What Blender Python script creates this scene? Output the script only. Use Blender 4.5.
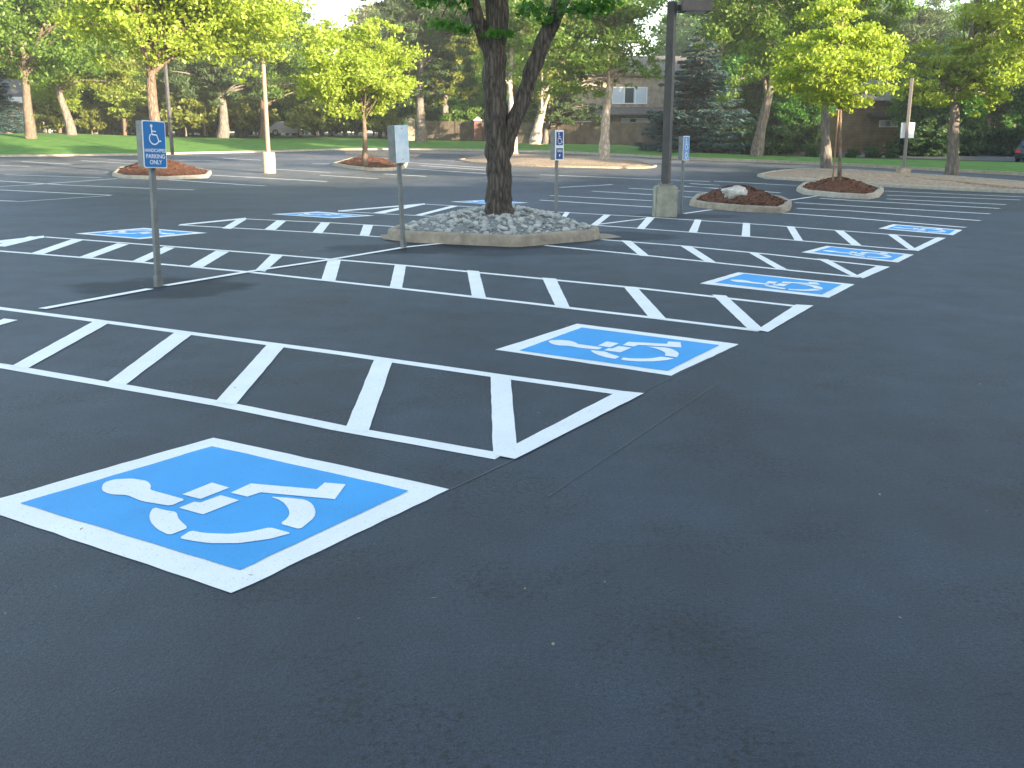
import bpy, bmesh, math, random
import numpy as np
from mathutils import Vector, Matrix, noise
random.seed(7)
RNG = np.random.default_rng(11)
SC = bpy.context.scene
COL = SC.collection
for o in list(bpy.data.objects): bpy.data.objects.remove(o)

# ---------------------------------------------------------------- camera
F = 981.0; PITCH = math.radians(13.8); HCAM = 1.55
cd = bpy.data.cameras.new('camera'); cam = bpy.data.objects.new('camera', cd); COL.objects.link(cam)
cd.sensor_width = 36; cd.lens = F*36/1024; cd.clip_start = .05; cd.clip_end = 5000
cam.location = (0, 0, HCAM); cam.rotation_euler = (math.pi/2-PITCH, 0, 0)
SC.camera = cam
# ---------------------------------------------------------------- light
SUN_EL, SUN_AZ = math.radians(10), math.radians(135)     # azimuth clockwise from +Y
w = bpy.data.worlds.new('World'); SC.world = w; w.use_nodes = True
nt = w.node_tree; bg = nt.nodes['Background']
sky = nt.nodes.new('ShaderNodeTexSky'); sky.sky_type = 'NISHITA'; sky.sun_disc = False
sky.sun_elevation = SUN_EL; sky.sun_rotation = SUN_AZ; sky.air_density = 1.0; sky.dust_density = 1.0; sky.ozone_density = 1.2
hsv = nt.nodes.new('ShaderNodeHueSaturation'); hsv.inputs['Saturation'].default_value = .8; nt.links.new(sky.outputs[0], hsv.inputs['Color']); nt.links.new(hsv.outputs[0], bg.inputs[0]); bg.inputs[1].default_value = .15
sd = bpy.data.lights.new('sun', 'SUN'); sun = bpy.data.objects.new('sun', sd); COL.objects.link(sun)
sd.energy = 5.0; sd.angle = math.radians(.55); sd.color = (1.0, .83, .60)
sv = Vector((math.sin(SUN_AZ)*math.cos(SUN_EL), math.cos(SUN_AZ)*math.cos(SUN_EL), math.sin(SUN_EL)))
sun.rotation_euler = (-sv).to_track_quat('-Z', 'Y').to_euler(); sun.location = sv*60
SC.view_settings.view_transform = 'Standard'; SC.view_settings.look = 'None'
SC.view_settings.exposure = 2.35; SC.view_settings.gamma = 1.0; SC.view_settings.use_curve_mapping = False
SC.cycles.use_denoising = True

# ---------------------------------------------------------------- terrain maths
CP, SP = math.cos(PITCH), math.sin(PITCH)
def ray(px, py):
    u, v = (px-512)/F, -(py-384)/F
    return Vector((u, CP+v*SP, -SP+v*CP))
def PD(px, py, d):                       # point at forward distance d
    r = ray(px, py); t = d/r.y
    return Vector((r.x*t, d, HCAM+r.z*t))
SL, Y0 = .022, 38.0
def gz(y): return SL*max(0., y-Y0)
def G(px, py, z=0.):                     # point where that sight line meets the ground
    r = ray(px, py)
    t = (z-HCAM)/r.z if r.z < 0 else 1e9
    if t > 0 and t*r.y <= Y0: return Vector((r.x*t, r.y*t, z))
    t = (HCAM-z+SL*Y0)/(SL*r.y-r.z)
    return Vector((r.x*t, r.y*t, gz(r.y*t)+z))

# ---------------------------------------------------------------- helpers
def tag(o, label=None, cat=None, group=None, kind=None):
    if label: o['label'] = label
    if cat: o['category'] = cat
    if group: o['group'] = group
    if kind: o['kind'] = kind
    return o
def empty(name, loc, label, cat, group=None, rz=0):
    o = bpy.data.objects.new(name, None); COL.objects.link(o); o.location = loc; o.rotation_euler = (0, 0, rz)
    o.empty_display_size = .3
    return tag(o, label, cat, group)
class MB:
    def __init__(s): s.v = []; s.f = []
    def quad(s, *p):
        n = len(s.v); s.v += [tuple(q) for q in p]; s.f.append(tuple(range(n, n+len(p)))); return s
    def box(s, a, b, R=None, o=None):
        n = len(s.v)
        for x in (a[0], b[0]):
            for y in (a[1], b[1]):
                for z in (a[2], b[2]):
                    p = Vector((x, y, z))
                    if R is not None: p = R @ p
                    if o is not None: p = p+Vector(o)
                    s.v.append(tuple(p))
        for q in ((0,1,3,2),(4,6,7,5),(0,4,5,1),(2,3,7,6),(0,2,6,4),(1,5,7,3)): s.f.append(tuple(n+i for i in q))
        return s
    def tube(s, pts, rad, seg=10, cap=True, wob=0.):
        pts = [Vector(p) for p in pts]; n0 = len(s.v); ref = Vector((.13, .99, .05))
        for i, p in enumerate(pts):
            t = (pts[min(i+1, len(pts)-1)]-pts[max(i-1, 0)]).normalized()
            a = t.cross(ref)
            if a.length < .2: a = t.cross(Vector((1, 0, 0)))
            a.normalize(); b = t.cross(a)
            for k in range(seg):
                th = 2*math.pi*k/seg; r = rad[i]
                if wob: r *= 1+wob*noise.noise(Vector((math.cos(th)*1.7, math.sin(th)*1.7, i*.33+pts[0].x)))
                s.v.append(tuple(p+(a*math.cos(th)+b*math.sin(th))*r))
        for i in range(len(pts)-1):
            for k in range(seg):
                a = n0+i*seg+k; b = n0+i*seg+(k+1) % seg
                s.f.append((a, b, b+seg, a+seg))
        if cap:
            s.f.append(tuple(n0+k for k in range(seg))[::-1]); m = n0+(len(pts)-1)*seg
            s.f.append(tuple(m+k for k in range(seg)))
        return s
    def mesh(s, name, mat, smooth=False, bevel=0, weld=False):
        me = bpy.data.meshes.new(name); me.from_pydata(s.v, [], s.f); 
        bm = bmesh.new(); bm.from_mesh(me)
        if weld: bmesh.ops.remove_doubles(bm, verts=bm.verts, dist=1e-4)
        bmesh.ops.recalc_face_normals(bm, faces=bm.faces)
        if bevel: bmesh.ops.bevel(bm, geom=bm.edges[:], offset=bevel, segments=2, affect='EDGES', clamp_overlap=True)
        bm.to_mesh(me); bm.free()
        me.materials.append(mat)
        if smooth: me.polygons.foreach_set('use_smooth', [True]*len(me.polygons))
        return me
    def build(s, name, mat, parent=None, smooth=False, bevel=0, weld=False):
        o = bpy.data.objects.new(name, s.mesh(name, mat, smooth, bevel, weld)); COL.objects.link(o)
        if parent is not None: o.parent = parent
        return o
def local(parent, p): return Vector(p)-parent.location
def copy_tree(o, parent=None):
    c = o.copy(); COL.objects.link(c)
    if parent is not None: c.parent = parent
    for ch in list(o.children): copy_tree(ch, c)
    return c

# ---------------------------------------------------------------- materials
def mat(name, col, rough=.8, spec=.3, metal=0, var=0, vscale=3., col2=None, bump=0, bscale=40., emit=None):
    m = bpy.data.materials.new(name); m.use_nodes = True; t = m.node_tree; b = t.nodes['Principled BSDF']
    b.inputs['Base Color'].default_value = (*col, 1); b.inputs['Roughness'].default_value = rough
    b.inputs['Metallic'].default_value = metal; b.inputs['Specular IOR Level'].default_value = spec
    tc = t.nodes.new('ShaderNodeTexCoord')
    if var or col2:
        n = t.nodes.new('ShaderNodeTexNoise'); n.inputs['Scale'].default_value = vscale; n.inputs['Detail'].default_value = 6; n.inputs['Roughness'].default_value = .65
        t.links.new(tc.outputs['Object'], n.inputs['Vector'])
        r = t.nodes.new('ShaderNodeValToRGB'); r.color_ramp.elements[0].position = .32; r.color_ramp.elements[1].position = .68
        c2 = col2 if col2 else tuple(c*(1-var) for c in col); c1 = col if col2 else tuple(min(1, c*(1+var)) for c in col)
        r.color_ramp.elements[0].color = (*c2, 1); r.color_ramp.elements[1].color = (*c1, 1)
        t.links.new(n.outputs['Fac'], r.inputs[0]); t.links.new(r.outputs[0], b.inputs['Base Color'])
    if bump:
        n = t.nodes.new('ShaderNodeTexNoise'); n.inputs['Scale'].default_value = bscale; n.inputs['Detail'].default_value = 5
        t.links.new(tc.outputs['Object'], n.inputs['Vector'])
        bp = t.nodes.new('ShaderNodeBump'); bp.inputs['Strength'].default_value = bump; bp.inputs['Distance'].default_value = .02
        t.links.new(n.outputs['Fac'], bp.inputs['Height']); t.links.new(bp.outputs[0], b.inputs['Normal'])
    if emit: b.inputs['Emission Color'].default_value = (*emit, 1); b.inputs['Emission Strength'].default_value = 1
    return m
def leaf_mat(name, c1, c2, trans=.45):
    m = bpy.data.materials.new(name); m.use_nodes = True; t = m.node_tree
    t.nodes.remove(t.nodes['Principled BSDF']); out = t.nodes['Material Output']
    g = t.nodes.new('ShaderNodeNewGeometry'); r = t.nodes.new('ShaderNodeValToRGB')
    r.color_ramp.elements[0].color = (*c1, 1); r.color_ramp.elements[1].color = (*c2, 1)
    t.links.new(g.outputs['Random Per Island'], r.inputs[0])
    d = t.nodes.new('ShaderNodeBsdfDiffuse'); tr = t.nodes.new('ShaderNodeBsdfTranslucent'); mx = t.nodes.new('ShaderNodeMixShader')
    mx.inputs[0].default_value = trans
    hs = t.nodes.new('ShaderNodeHueSaturation'); hs.inputs['Hue'].default_value = .49; hs.inputs['Saturation'].default_value = 1.1; hs.inputs['Value'].default_value = 1.75
    t.links.new(r.outputs[0], d.inputs[0]); t.links.new(r.outputs[0], hs.inputs['Color']); t.links.new(hs.outputs[0], tr.inputs[0])
    gl = t.nodes.new('ShaderNodeBsdfGlossy'); gl.inputs['Roughness'].default_value = .5; gl.inputs[0].default_value = (.5, .5, .5, 1); m2 = t.nodes.new('ShaderNodeMixShader'); m2.inputs[0].default_value = .04
    t.links.new(d.outputs[0], mx.inputs[1]); t.links.new(tr.outputs[0], mx.inputs[2])
    t.links.new(mx.outputs[0], m2.inputs[1]); t.links.new(gl.outputs[0], m2.inputs[2]); t.links.new(m2.outputs[0], out.inputs[0])
    return m
def bark_mat(name, c1, c2, sx=14, sz=2.2, bump=1.0):
    m = bpy.data.materials.new(name); m.use_nodes = True; t = m.node_tree; b = t.nodes['Principled BSDF']
    b.inputs['Roughness'].default_value = .92; b.inputs['Specular IOR Level'].default_value = .15
    tc = t.nodes.new('ShaderNodeTexCoord'); mp = t.nodes.new('ShaderNodeMapping'); mp.inputs['Scale'].default_value = (sx, sx, sz)
    t.links.new(tc.outputs['Object'], mp.inputs[0])
    n = t.nodes.new('ShaderNodeTexNoise'); n.inputs['Scale'].default_value = 1; n.inputs['Detail'].default_value = 7; n.inputs['Roughness'].default_value = .7; n.inputs['Distortion'].default_value = .6
    v = t.nodes.new('ShaderNodeTexVoronoi'); v.feature = 'DISTANCE_TO_EDGE'; v.inputs['Scale'].default_value = .9
    mx = t.nodes.new('ShaderNodeMix'); mx.data_type = 'RGBA'; mx.blend_type = 'LINEAR_LIGHT'; mx.inputs[0].default_value = .35
    t.links.new(mp.outputs[0], n.inputs['Vector']); t.links.new(mp.outputs[0], mx.inputs[6]); t.links.new(n.outputs['Color'], mx.inputs[7]); t.links.new(mx.outputs[2], v.inputs['Vector'])
    r = t.nodes.new('ShaderNodeValToRGB'); r.color_ramp.elements[0].position = .05; r.color_ramp.elements[1].position = .45
    r.color_ramp.elements[0].color = (*c2, 1); r.color_ramp.elements[1].color = (*c1, 1)
    mu = t.nodes.new('ShaderNodeMath'); mu.operation = 'MULTIPLY_ADD'; mu.inputs[1].default_value = .9
    sb = t.nodes.new('ShaderNodeMath'); sb.operation = 'MULTIPLY_ADD'; sb.inputs[1].default_value = .7; sb.inputs[2].default_value = -.2
    t.links.new(n.outputs['Fac'], sb.inputs[0]); t.links.new(v.outputs['Distance'], mu.inputs[0]); t.links.new(sb.outputs[0], mu.inputs[2])
    t.links.new(mu.outputs[0], r.inputs[0]); t.links.new(r.outputs[0], b.inputs['Base Color'])
    bp = t.nodes.new('ShaderNodeBump'); bp.inputs['Strength'].default_value = bump; bp.inputs['Distance'].default_value = .05
    t.links.new(mu.outputs[0], bp.inputs['Height']); t.links.new(bp.outputs[0], b.inputs['Normal'])
    return m

# asphalt: fresh sealcoat with aggregate, tracks, dark patches round the sign posts, older grey lot far away
def asphalt_mat():
    m = bpy.data.materials.new('asphalt'); m.use_nodes = True; t = m.node_tree; b = t.nodes['Principled BSDF']; L = t.links.new
    g = t.nodes.new('ShaderNodeNewGeometry')
    def N(scale, det=5, rough=.6, vec=None):
        n = t.nodes.new('ShaderNodeTexNoise'); n.inputs['Scale'].default_value = scale; n.inputs['Detail'].default_value = det; n.inputs['Roughness'].default_value = rough
        L(vec or g.outputs['Position'], n.inputs['Vector']); return n.outputs['Fac']
    def R(inp, a, bb, lo, hi, smooth=True):
        r = t.nodes.new('ShaderNodeMapRange'); r.interpolation_type = 'SMOOTHSTEP' if smooth else 'LINEAR'
        r.inputs['From Min'].default_value = a; r.inputs['From Max'].default_value = bb; r.inputs['To Min'].default_value = lo; r.inputs['To Max'].default_value = hi
        L(inp, r.inputs['Value']); return r.outputs['Result']
    def Mt(op, a, bb):
        n = t.nodes.new('ShaderNodeMath'); n.operation = op
        for i, x in enumerate((a, bb)):
            if isinstance(x, (int, float)): n.inputs[i].default_value = x
            else: L(x, n.inputs[i])
        return n.outputs[0]
    val = R(N(.35, 6), .3, .7, .74, 1.26)
    val = Mt('MULTIPLY', val, R(N(2.2, 6), .3, .7, .84, 1.16)); val = Mt('MULTIPLY', val, R(Mt('MULTIPLY', N(38, 4, .8), R(N(1.3, 4), .35, .65, .78, 1.15)), .33, .43, .35, 1))
    val = Mt('MULTIPLY', val, R(N(55, 3, .8), .3, .7, .68, 1.35)); val = Mt('MULTIPLY', val, R(N(150, 2, .8), .35, .65, .55, 1.55))
    # streaky sealcoat strokes along the drive
    mp = t.nodes.new('ShaderNodeMapping'); mp.inputs['Rotation'].default_value = (0, 0, math.radians(32)); mp.inputs['Scale'].default_value = (3.0, .25, 1)
    L(g.outputs['Position'], mp.inputs[0]); val = Mt('MULTIPLY', val, R(N(1, 5, .7, mp.outputs[0]), .35, .7, .93, 1.09))
    # sparse pale grit
    v = t.nodes.new('ShaderNodeTexVoronoi'); v.inputs['Scale'].default_value = 9; L(g.outputs['Position'], v.inputs['Vector'])
    grit = R(v.outputs['Distance'], .03, .06, 1.0, 0.0)
    grit = Mt('MULTIPLY', grit, R(N(3.1, 2), .61, .66, 0, 1))
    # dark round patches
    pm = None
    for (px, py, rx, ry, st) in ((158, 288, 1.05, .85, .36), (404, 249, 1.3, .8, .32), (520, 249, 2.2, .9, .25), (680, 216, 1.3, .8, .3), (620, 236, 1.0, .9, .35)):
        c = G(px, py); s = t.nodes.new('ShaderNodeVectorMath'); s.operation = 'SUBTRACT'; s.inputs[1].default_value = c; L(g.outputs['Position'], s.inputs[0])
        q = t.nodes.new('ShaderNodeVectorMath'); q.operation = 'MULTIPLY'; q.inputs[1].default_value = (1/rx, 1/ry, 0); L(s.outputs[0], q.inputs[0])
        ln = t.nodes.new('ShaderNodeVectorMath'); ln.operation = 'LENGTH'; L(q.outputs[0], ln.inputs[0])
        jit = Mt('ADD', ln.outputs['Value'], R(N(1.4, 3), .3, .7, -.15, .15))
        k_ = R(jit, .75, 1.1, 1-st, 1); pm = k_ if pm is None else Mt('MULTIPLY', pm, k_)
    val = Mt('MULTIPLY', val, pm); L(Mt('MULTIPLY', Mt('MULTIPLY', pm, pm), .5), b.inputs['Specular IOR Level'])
    sp = t.nodes.new('ShaderNodeSeparateXYZ'); L(g.outputs['Position'], sp.inputs[0])
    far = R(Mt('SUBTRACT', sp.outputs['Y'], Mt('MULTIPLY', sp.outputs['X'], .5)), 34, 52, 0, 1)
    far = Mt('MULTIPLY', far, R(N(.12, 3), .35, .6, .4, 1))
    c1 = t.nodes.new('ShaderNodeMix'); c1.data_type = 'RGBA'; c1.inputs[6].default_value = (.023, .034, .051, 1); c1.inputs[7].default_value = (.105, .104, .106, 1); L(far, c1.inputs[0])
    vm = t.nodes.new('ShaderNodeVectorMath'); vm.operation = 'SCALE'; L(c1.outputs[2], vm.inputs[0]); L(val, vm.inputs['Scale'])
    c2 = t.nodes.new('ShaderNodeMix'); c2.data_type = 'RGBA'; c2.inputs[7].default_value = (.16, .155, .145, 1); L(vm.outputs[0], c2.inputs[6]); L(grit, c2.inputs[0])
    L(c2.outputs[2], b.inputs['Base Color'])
    b.inputs['Roughness'].default_value = .62
    bp = t.nodes.new('ShaderNodeBump'); bp.inputs['Strength'].default_value = .7; bp.inputs['Distance'].default_value = .016
    hh = Mt('ADD', N(75, 4, .8), Mt('MULTIPLY', N(9, 4), .35)); L(hh, bp.inputs['Height']); L(bp.outputs[0], b.inputs['Normal'])
    return m
M_ASPH = asphalt_mat()
def paint_mat(name, c, wear=.10):
    m = bpy.data.materials.new(name); m.use_nodes = True; t = m.node_tree; b = t.nodes['Principled BSDF']; L = t.links.new
    g = t.nodes.new('ShaderNodeNewGeometry')
    n = t.nodes.new('ShaderNodeTexNoise'); n.inputs['Scale'].default_value = 2.3; n.inputs['Detail'].default_value = 6; L(g.outputs['Position'], n.inputs['Vector'])
    n2 = t.nodes.new('ShaderNodeTexNoise'); n2.inputs['Scale'].default_value = 90; n2.inputs['Detail'].default_value = 3; L(g.outputs['Position'], n2.inputs['Vector'])
    r = t.nodes.new('ShaderNodeValToRGB'); r.color_ramp.elements[0].position = .3; r.color_ramp.elements[1].position = .7
    r.color_ramp.elements[0].color = (*[x*(1-wear) for x in c], 1); r.color_ramp.elements[1].color = (*c, 1); L(n.outputs['Fac'], r.inputs[0])
    r2 = t.nodes.new('ShaderNodeMapRange'); r2.inputs['From Min'].default_value = .3; r2.inputs['From Max'].default_value = .38; r2.inputs['To Min'].default_value = .35; r2.inputs['To Max'].default_value = 0; L(n2.outputs['Fac'], r2.inputs['Value'])
    mx = t.nodes.new('ShaderNodeMix'); mx.data_type = 'RGBA'; mx.inputs[7].default_value = (.12, .13, .14, 1); L(r2.outputs[0], mx.inputs[0]); L(r.outputs[0], mx.inputs[6])
    L(mx.outputs[2], b.inputs['Base Color']); b.inputs['Roughness'].default_value = .6; b.inputs['Specular IOR Level'].default_value = .3
    bp = t.nodes.new('ShaderNodeBump'); bp.inputs['Strength'].default_value = .3; bp.inputs['Distance'].default_value = .006; L(n2.outputs['Fac'], bp.inputs['Height']); L(bp.outputs[0], b.inputs['Normal'])
    return m
M_WHITE = paint_mat('white_road_paint', (.88, .88, .84))
M_OLDW = paint_mat('older_white_paint', (.80, .80, .78), .3)
M_FAINT = paint_mat('faint_chalk', (.13, .14, .14), .5)
M_BLUE = paint_mat('blue_road_paint', (.052, .37, .76), .14)
M_CONC = mat('concrete', (.42, .355, .265), .9, .2, col2=(.24, .205, .155), vscale=5, bump=.6, bscale=25)
M_CONCL = mat('pale_concrete', (.46, .41, .33), .9, .2, col2=(.31, .275, .22), vscale=4, bump=.5, bscale=25)
M_MULCH = mat('bark_mulch', (.20, .088, .050), .95, .1, col2=(.035, .018, .012), vscale=9, bump=1, bscale=30)
M_GRAV = mat('tan_gravel', (.50, .38, .27), .95, .1, col2=(.20, .15, .11), vscale=9, bump=1, bscale=20)
M_BED = mat('dark_gravel', (.34, .35, .33), .95, .1, col2=(.09, .09, .085), vscale=18, bump=1, bscale=30)
M_ROCK = [mat('river_stone_%s' % n, c, .85, .25, col2=tuple(x*.6 for x in c), vscale=7, bump=.4, bscale=30) for n, c in (('grey', (.52, .52, .49)), ('pale', (.66, .65, .60)), ('dark', (.38, .39, .36)))]
M_GRASS = mat('lawn_grass', (.14, .26, .06), .95, .1, col2=(.07, .17, .035), vscale=1.3, bump=1, bscale=22)
M_EARTH = mat('leaf_strewn_earth', (.10, .085, .04), .95, .1, col2=(.04, .06, .02), vscale=.5, bump=.8, bscale=6)
M_GALV = mat('galvanised_steel', (.25, .26, .25), .5, .5, .3, col2=(.16, .17, .165), vscale=9)
M_DSTEEL = mat('bronze_pole_paint', (.085, .080, .078), .5, .4, .2, var=.25, vscale=4)
M_LSTEEL = mat('weathered_tan_pole', (.27, .20, .15), .55, .4, .1, var=.2, vscale=4)
M_SBLUE = mat('sign_blue', (.015, .17, .44), .4, .5)
M_SBLUE2 = mat('sign_navy', (.018, .060, .24), .35, .5)
M_SBLUE3 = mat('faded_sign_blue', (.10, .26, .50), .4, .5, var=.25, vscale=20)
M_SWHITE = mat('sign_white', (.80, .82, .82), .4, .4)
M_GLASS = mat('window_glass', (.05, .07, .08), .08, .8)
M_LENS = mat('lamp_lens', (.55, .55, .52), .3, .5)

# ---------------------------------------------------------------- ground
def sheet(name, pts, m, **k):
    b = MB(); b.quad(*pts); return tag(b.build(name, m), kind='structure', **k)
sheet('ground', [(-3000, -3000, -.6), (3000, -3000, -.6), (3000, 3000, -.6), (-3000, 3000, -.6)], M_EARTH)
b = MB(); W = 170; YE = 118
xs = [-W, -60, -30, 0, 30, 60, W]; ys = [-90, 0, Y0, 70, YE]
for i in range(len(xs)-1):
    for j in range(len(ys)-1):
        b.quad(*[(x, y, gz(y)) for x, y in ((xs[i], ys[j]), (xs[i+1], ys[j]), (xs[i+1], ys[j+1]), (xs[i], ys[j+1]))])
for x0, x1 in ((-W, W),): b.quad((x0, -90, 0), (x1, -90, 0), (x1, -90, -.6), (x0, -90, -.6))
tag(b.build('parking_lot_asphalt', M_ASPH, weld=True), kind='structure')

LAWN = [(-420, 157, 132, 92), (-200, 157, 132, 90), (0, 157, 133.5, 86), (60, 156.5, 133, 88), (140, 155.5, 136, 90), (200, 154, 138, 92), (270, 152.5, 138.5, 98), (330, 150.5, 137, 105),
        (400, 150, 139.5, 101), (480, 151, 141, 96), (540, 152.5, 144, 88), (620, 156, 145, 82), (680, 159.5, 151.5, 72), (760, 162.5, 156, 65), (850, 166.5, 158.5, 62), (940, 171.5, 160.5, 60), (1024, 176, 162.5, 58), (1150, 184, 168, 56), (1350, 197, 178, 52)]
def lawn_rows():
    rows = []
    for i in range(len(LAWN)-1):
        for k in range(4):
            t = k/4; rows.append([LAWN[i][j]*(1-t)+LAWN[i+1][j]*t for j in range(4)])
    rows.append(list(LAWN[-1])); return rows
b = MB(); lr = lawn_rows(); fb = MB(); kb = MB()
def lawn_pts(r):
    f = G(r[0], r[1]); q = PD(r[0], r[2], r[3]); out = []
    for k in range(9):
        t = k/8; p = f.lerp(q, t); p.z = (f.z+.13)*(1-t)+q.z*t + .12*math.sin(t*math.pi)+.05*noise.noise(p*.2)*math.sin(t*math.pi); out.append(p)
    return out
lp = [lawn_pts(r) for r in lr]
for i in range(len(lp)-1):
    for k in range(8): b.quad(lp[i][k], lp[i+1][k], lp[i+1][k+1], lp[i][k+1])
tag(b.build('lawn', M_GRASS, smooth=True, weld=True), kind='structure')
for i in range(len(lp)-1):
    for (e0, e1, dz0, dz1) in ((0, 45, 0, .35), (45, 200, .35, 2.5)):
        q = []
        for p, e, dz in ((lp[i][8], e0, dz0), (lp[i+1][8], e0, dz0), (lp[i+1][8], e1, dz1), (lp[i][8], e1, dz1)):
            q.append(Vector((p.x*(1+e/p.y), p.y+e, p.z+dz)))
        fb.quad(*q)
    a, c = lp[i][0], lp[i+1][0]
    da = Vector((0, .35, 0))
    # kerb: gutter pan, face and top
    ga, gc = Vector((a.x, a.y, gz(a.y))), Vector((c.x, c.y, gz(c.y)))
    kb.quad(ga-da*1.6+Vector((0, 0, .006)), gc-da*1.6+Vector((0, 0, .006)), gc+Vector((0, 0, .02)), ga+Vector((0, 0, .02)))
    kb.quad(ga+Vector((0, 0, .02)), gc+Vector((0, 0, .02)), gc+Vector((0, .03, .15)), ga+Vector((0, .03, .15)))
    kb.quad(ga+Vector((0, .03, .15)), gc+Vector((0, .03, .15)), gc+Vector((0, .45, .16)), ga+Vector((0, .45, .16)))
tag(fb.build('woodland_floor', M_EARTH, smooth=True, weld=True), kind='structure')
tag(kb.build('lawn_kerb', M_CONCL, weld=True), kind='structure')

# ---------------------------------------------------------------- planting islands
def island(name_, label, pxpoly, peak, bedmat, kmat, h=.15, kw=.16, bedname='mulch_bed', centre=None, aprons=(), rough=.03, smoothit=2, pw=1.25):
    P = [G(*p) for p in pxpoly]
    for _ in range(smoothit):                      # corner cutting
        Q = []
        for i in range(len(P)):
            a, c = P[i], P[(i+1) % len(P)]; Q += [a.lerp(c, .22), a.lerp(c, .78)]
        P = Q
    cx = sum((p for p in P), Vector())/len(P)
    c = Vector(cx) if centre is None else G(*centre)
    root = empty(name_, (cx.x, cx.y, gz(cx.y)), label, 'planting island')
    O = root.location
    n = len(P); inner = []
    for i in range(n):
        t = (P[(i+1) % n]-P[i-1]); t.z = 0; t.normalize(); nn = Vector((-t.y, t.x, 0))
        if nn.dot(cx-P[i]) < 0: nn = -nn
        inner.append(P[i]+nn*kw)
    kb = MB()
    for i in range(n):
        j = (i+1) % n; up = Vector((0, 0, h))
        def hh(p, z): return Vector((p.x, p.y, gz(p.y)+z))-O
        a, bb, ai, bi = P[i], P[j], inner[i], inner[j]
        la, lb = a.lerp(ai, .12), bb.lerp(bi, .12); la2, lb2 = a.lerp(ai, .3), bb.lerp(bi, .3)
        kb.quad(hh(a, -.01), hh(bb, -.01), hh(lb, h*.85), hh(la, h*.85))
        kb.quad(hh(la, h*.85), hh(lb, h*.85), hh(lb2, h), hh(la2, h))
        kb.quad(hh(la2, h), hh(lb2, h), hh(bi, h), hh(ai, h)); kb.quad(hh(ai, h), hh(bi, h), hh(bi, h-.1), hh(ai, h-.1))
    kb.build('kerb', kmat, root, smooth=True, weld=True)
    for ap in aprons:
        ab = MB(); ab.quad(*[G(*p)+Vector((0, 0, .012))-O for p in ap]); ab.build('apron', kmat, root)
    mb = MB(); RN = 14
    rings = []
    for k in range(RN+1):
        t = k/RN; ring = []
        for i in range(n):
            p = inner[i].lerp(Vector((c.x, c.y, 0)), t)
            z = gz(p.y)+h-.045+(peak-h+.04)*(math.sin(min(1, t)*math.pi/2)**pw)
            z += rough*noise.noise(Vector((p.x*5, p.y*5, 1)))+rough*.7*noise.noise(Vector((p.x*13, p.y*13, 4)))
            ring.append(Vector((p.x, p.y, z))-O)
        rings.append(ring)
    for k in range(RN):
        for i in range(n):
            j = (i+1) % n; mb.quad(rings[k][i], rings[k][j], rings[k+1][j], rings[k+1][i])
    if bedmat is M_MULCH:
        n1 = len(mb.f)
        rq = random.Random(n)
        for _ in range(1500):
            i = rq.randrange(n); t = rq.random()**1.3*RN*.98-(.9 if rq.random() < .06 else 0); k = int(max(0, t)); u = max(0, t)-k; v_ = rq.random(); j = (i+1) % n
            p = rings[k][i].lerp(rings[k][j], v_).lerp(rings[k+1][i].lerp(rings[k+1][j], v_), u)
            if t < 0: p = p+(P[i].lerp(P[j], v_)-inner[i].lerp(inner[j], v_))*(-t); p.z += .05
            sz = rq.uniform(.018, .05); a = Vector((rq.gauss(0, 1), rq.gauss(0, 1), rq.gauss(0, .5))).normalized()*sz; b_ = Vector((rq.gauss(0, 1), rq.gauss(0, 1), rq.gauss(0, .5))).normalized()*sz*.35; p = p+Vector((0, 0, .015))
            mb.quad(p-a-b_, p+a-b_, p+a+b_, p-a+b_)
    mb.build(bedname, bedmat, root, smooth=False, weld=True)
    return root, inner, c
I1, in1, c1 = island('planting_island', 'diamond shaped concrete kerbed island heaped with grey river stones around the big trunk',
    [(387, 238.5), (391, 240.5), (406, 242.3), (460, 244.8), (510, 247), (521, 247), (562, 243.3), (596, 240.2), (600, 238.4), (599, 236), (560, 228.5), (520, 220.5), (480, 220.5), (440, 226.5), (396, 235)], .41, M_BED, M_CONC, h=.175, kw=.15, bedname='gravel_bed', centre=(503, 229), pw=.85,
    aprons=[[(594, 240.5), (622, 237.8), (610, 234.7), (596, 234)], [(380, 235.5), (383, 240), (410, 242.7), (410, 234)]], rough=.02, smoothit=0)
island('planting_island', 'mulched kerbed island carrying a low white rock right of the concrete lamp base', [(689, 205.5), (700, 208), (740, 211.8), (781, 213.6), (790, 210.5), (792, 206), (783, 201.5), (755, 197.5), (715, 196.5), (695, 199)], .44, M_MULCH, M_CONC, centre=(738, 203), smoothit=0, rough=.05)
island('planting_island', 'mulched kerbed island with the slim staked young tree on the right', [(796, 191), (803, 194.5), (835, 198), (868, 199.5), (879, 197.5), (884, 192), (866, 186.5), (825, 184), (802, 186.5)], .40, M_MULCH, M_CONCL, centre=(838, 190), smoothit=0, rough=.05)
island('planting_island', 'sunlit mulched kerbed island under the big yellow green tree on the left', [(112, 176), (122, 178.7), (165, 180), (208, 178), (212, 173.5), (190, 169), (150, 167.5), (118, 170)], .62, M_MULCH, M_CONCL, centre=(158, 173), smoothit=0, rough=.06)
island('planting_island', 'sunlit mulched kerbed island with the small tree behind the blank sign', [(332, 165.5), (345, 168), (368, 170.9), (390, 170.9), (405, 169), (408, 164), (385, 160.5), (350, 160)], .42, M_MULCH, M_CONCL, centre=(366, 165), smoothit=0, rough=.06)
island('planting_island', 'long tan gravel island with the pale birch trunk in front of the board fence', [(458, 160.5), (470, 163), (500, 165.5), (560, 167.5), (640, 168.8), (654, 167.8), (657, 166.5), (640, 162.5), (600, 158.5), (530, 156), (485, 156)], .34, M_GRAV, M_GRAV, h=.09, bedname='gravel_bed', smoothit=0, rough=.05)
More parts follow.
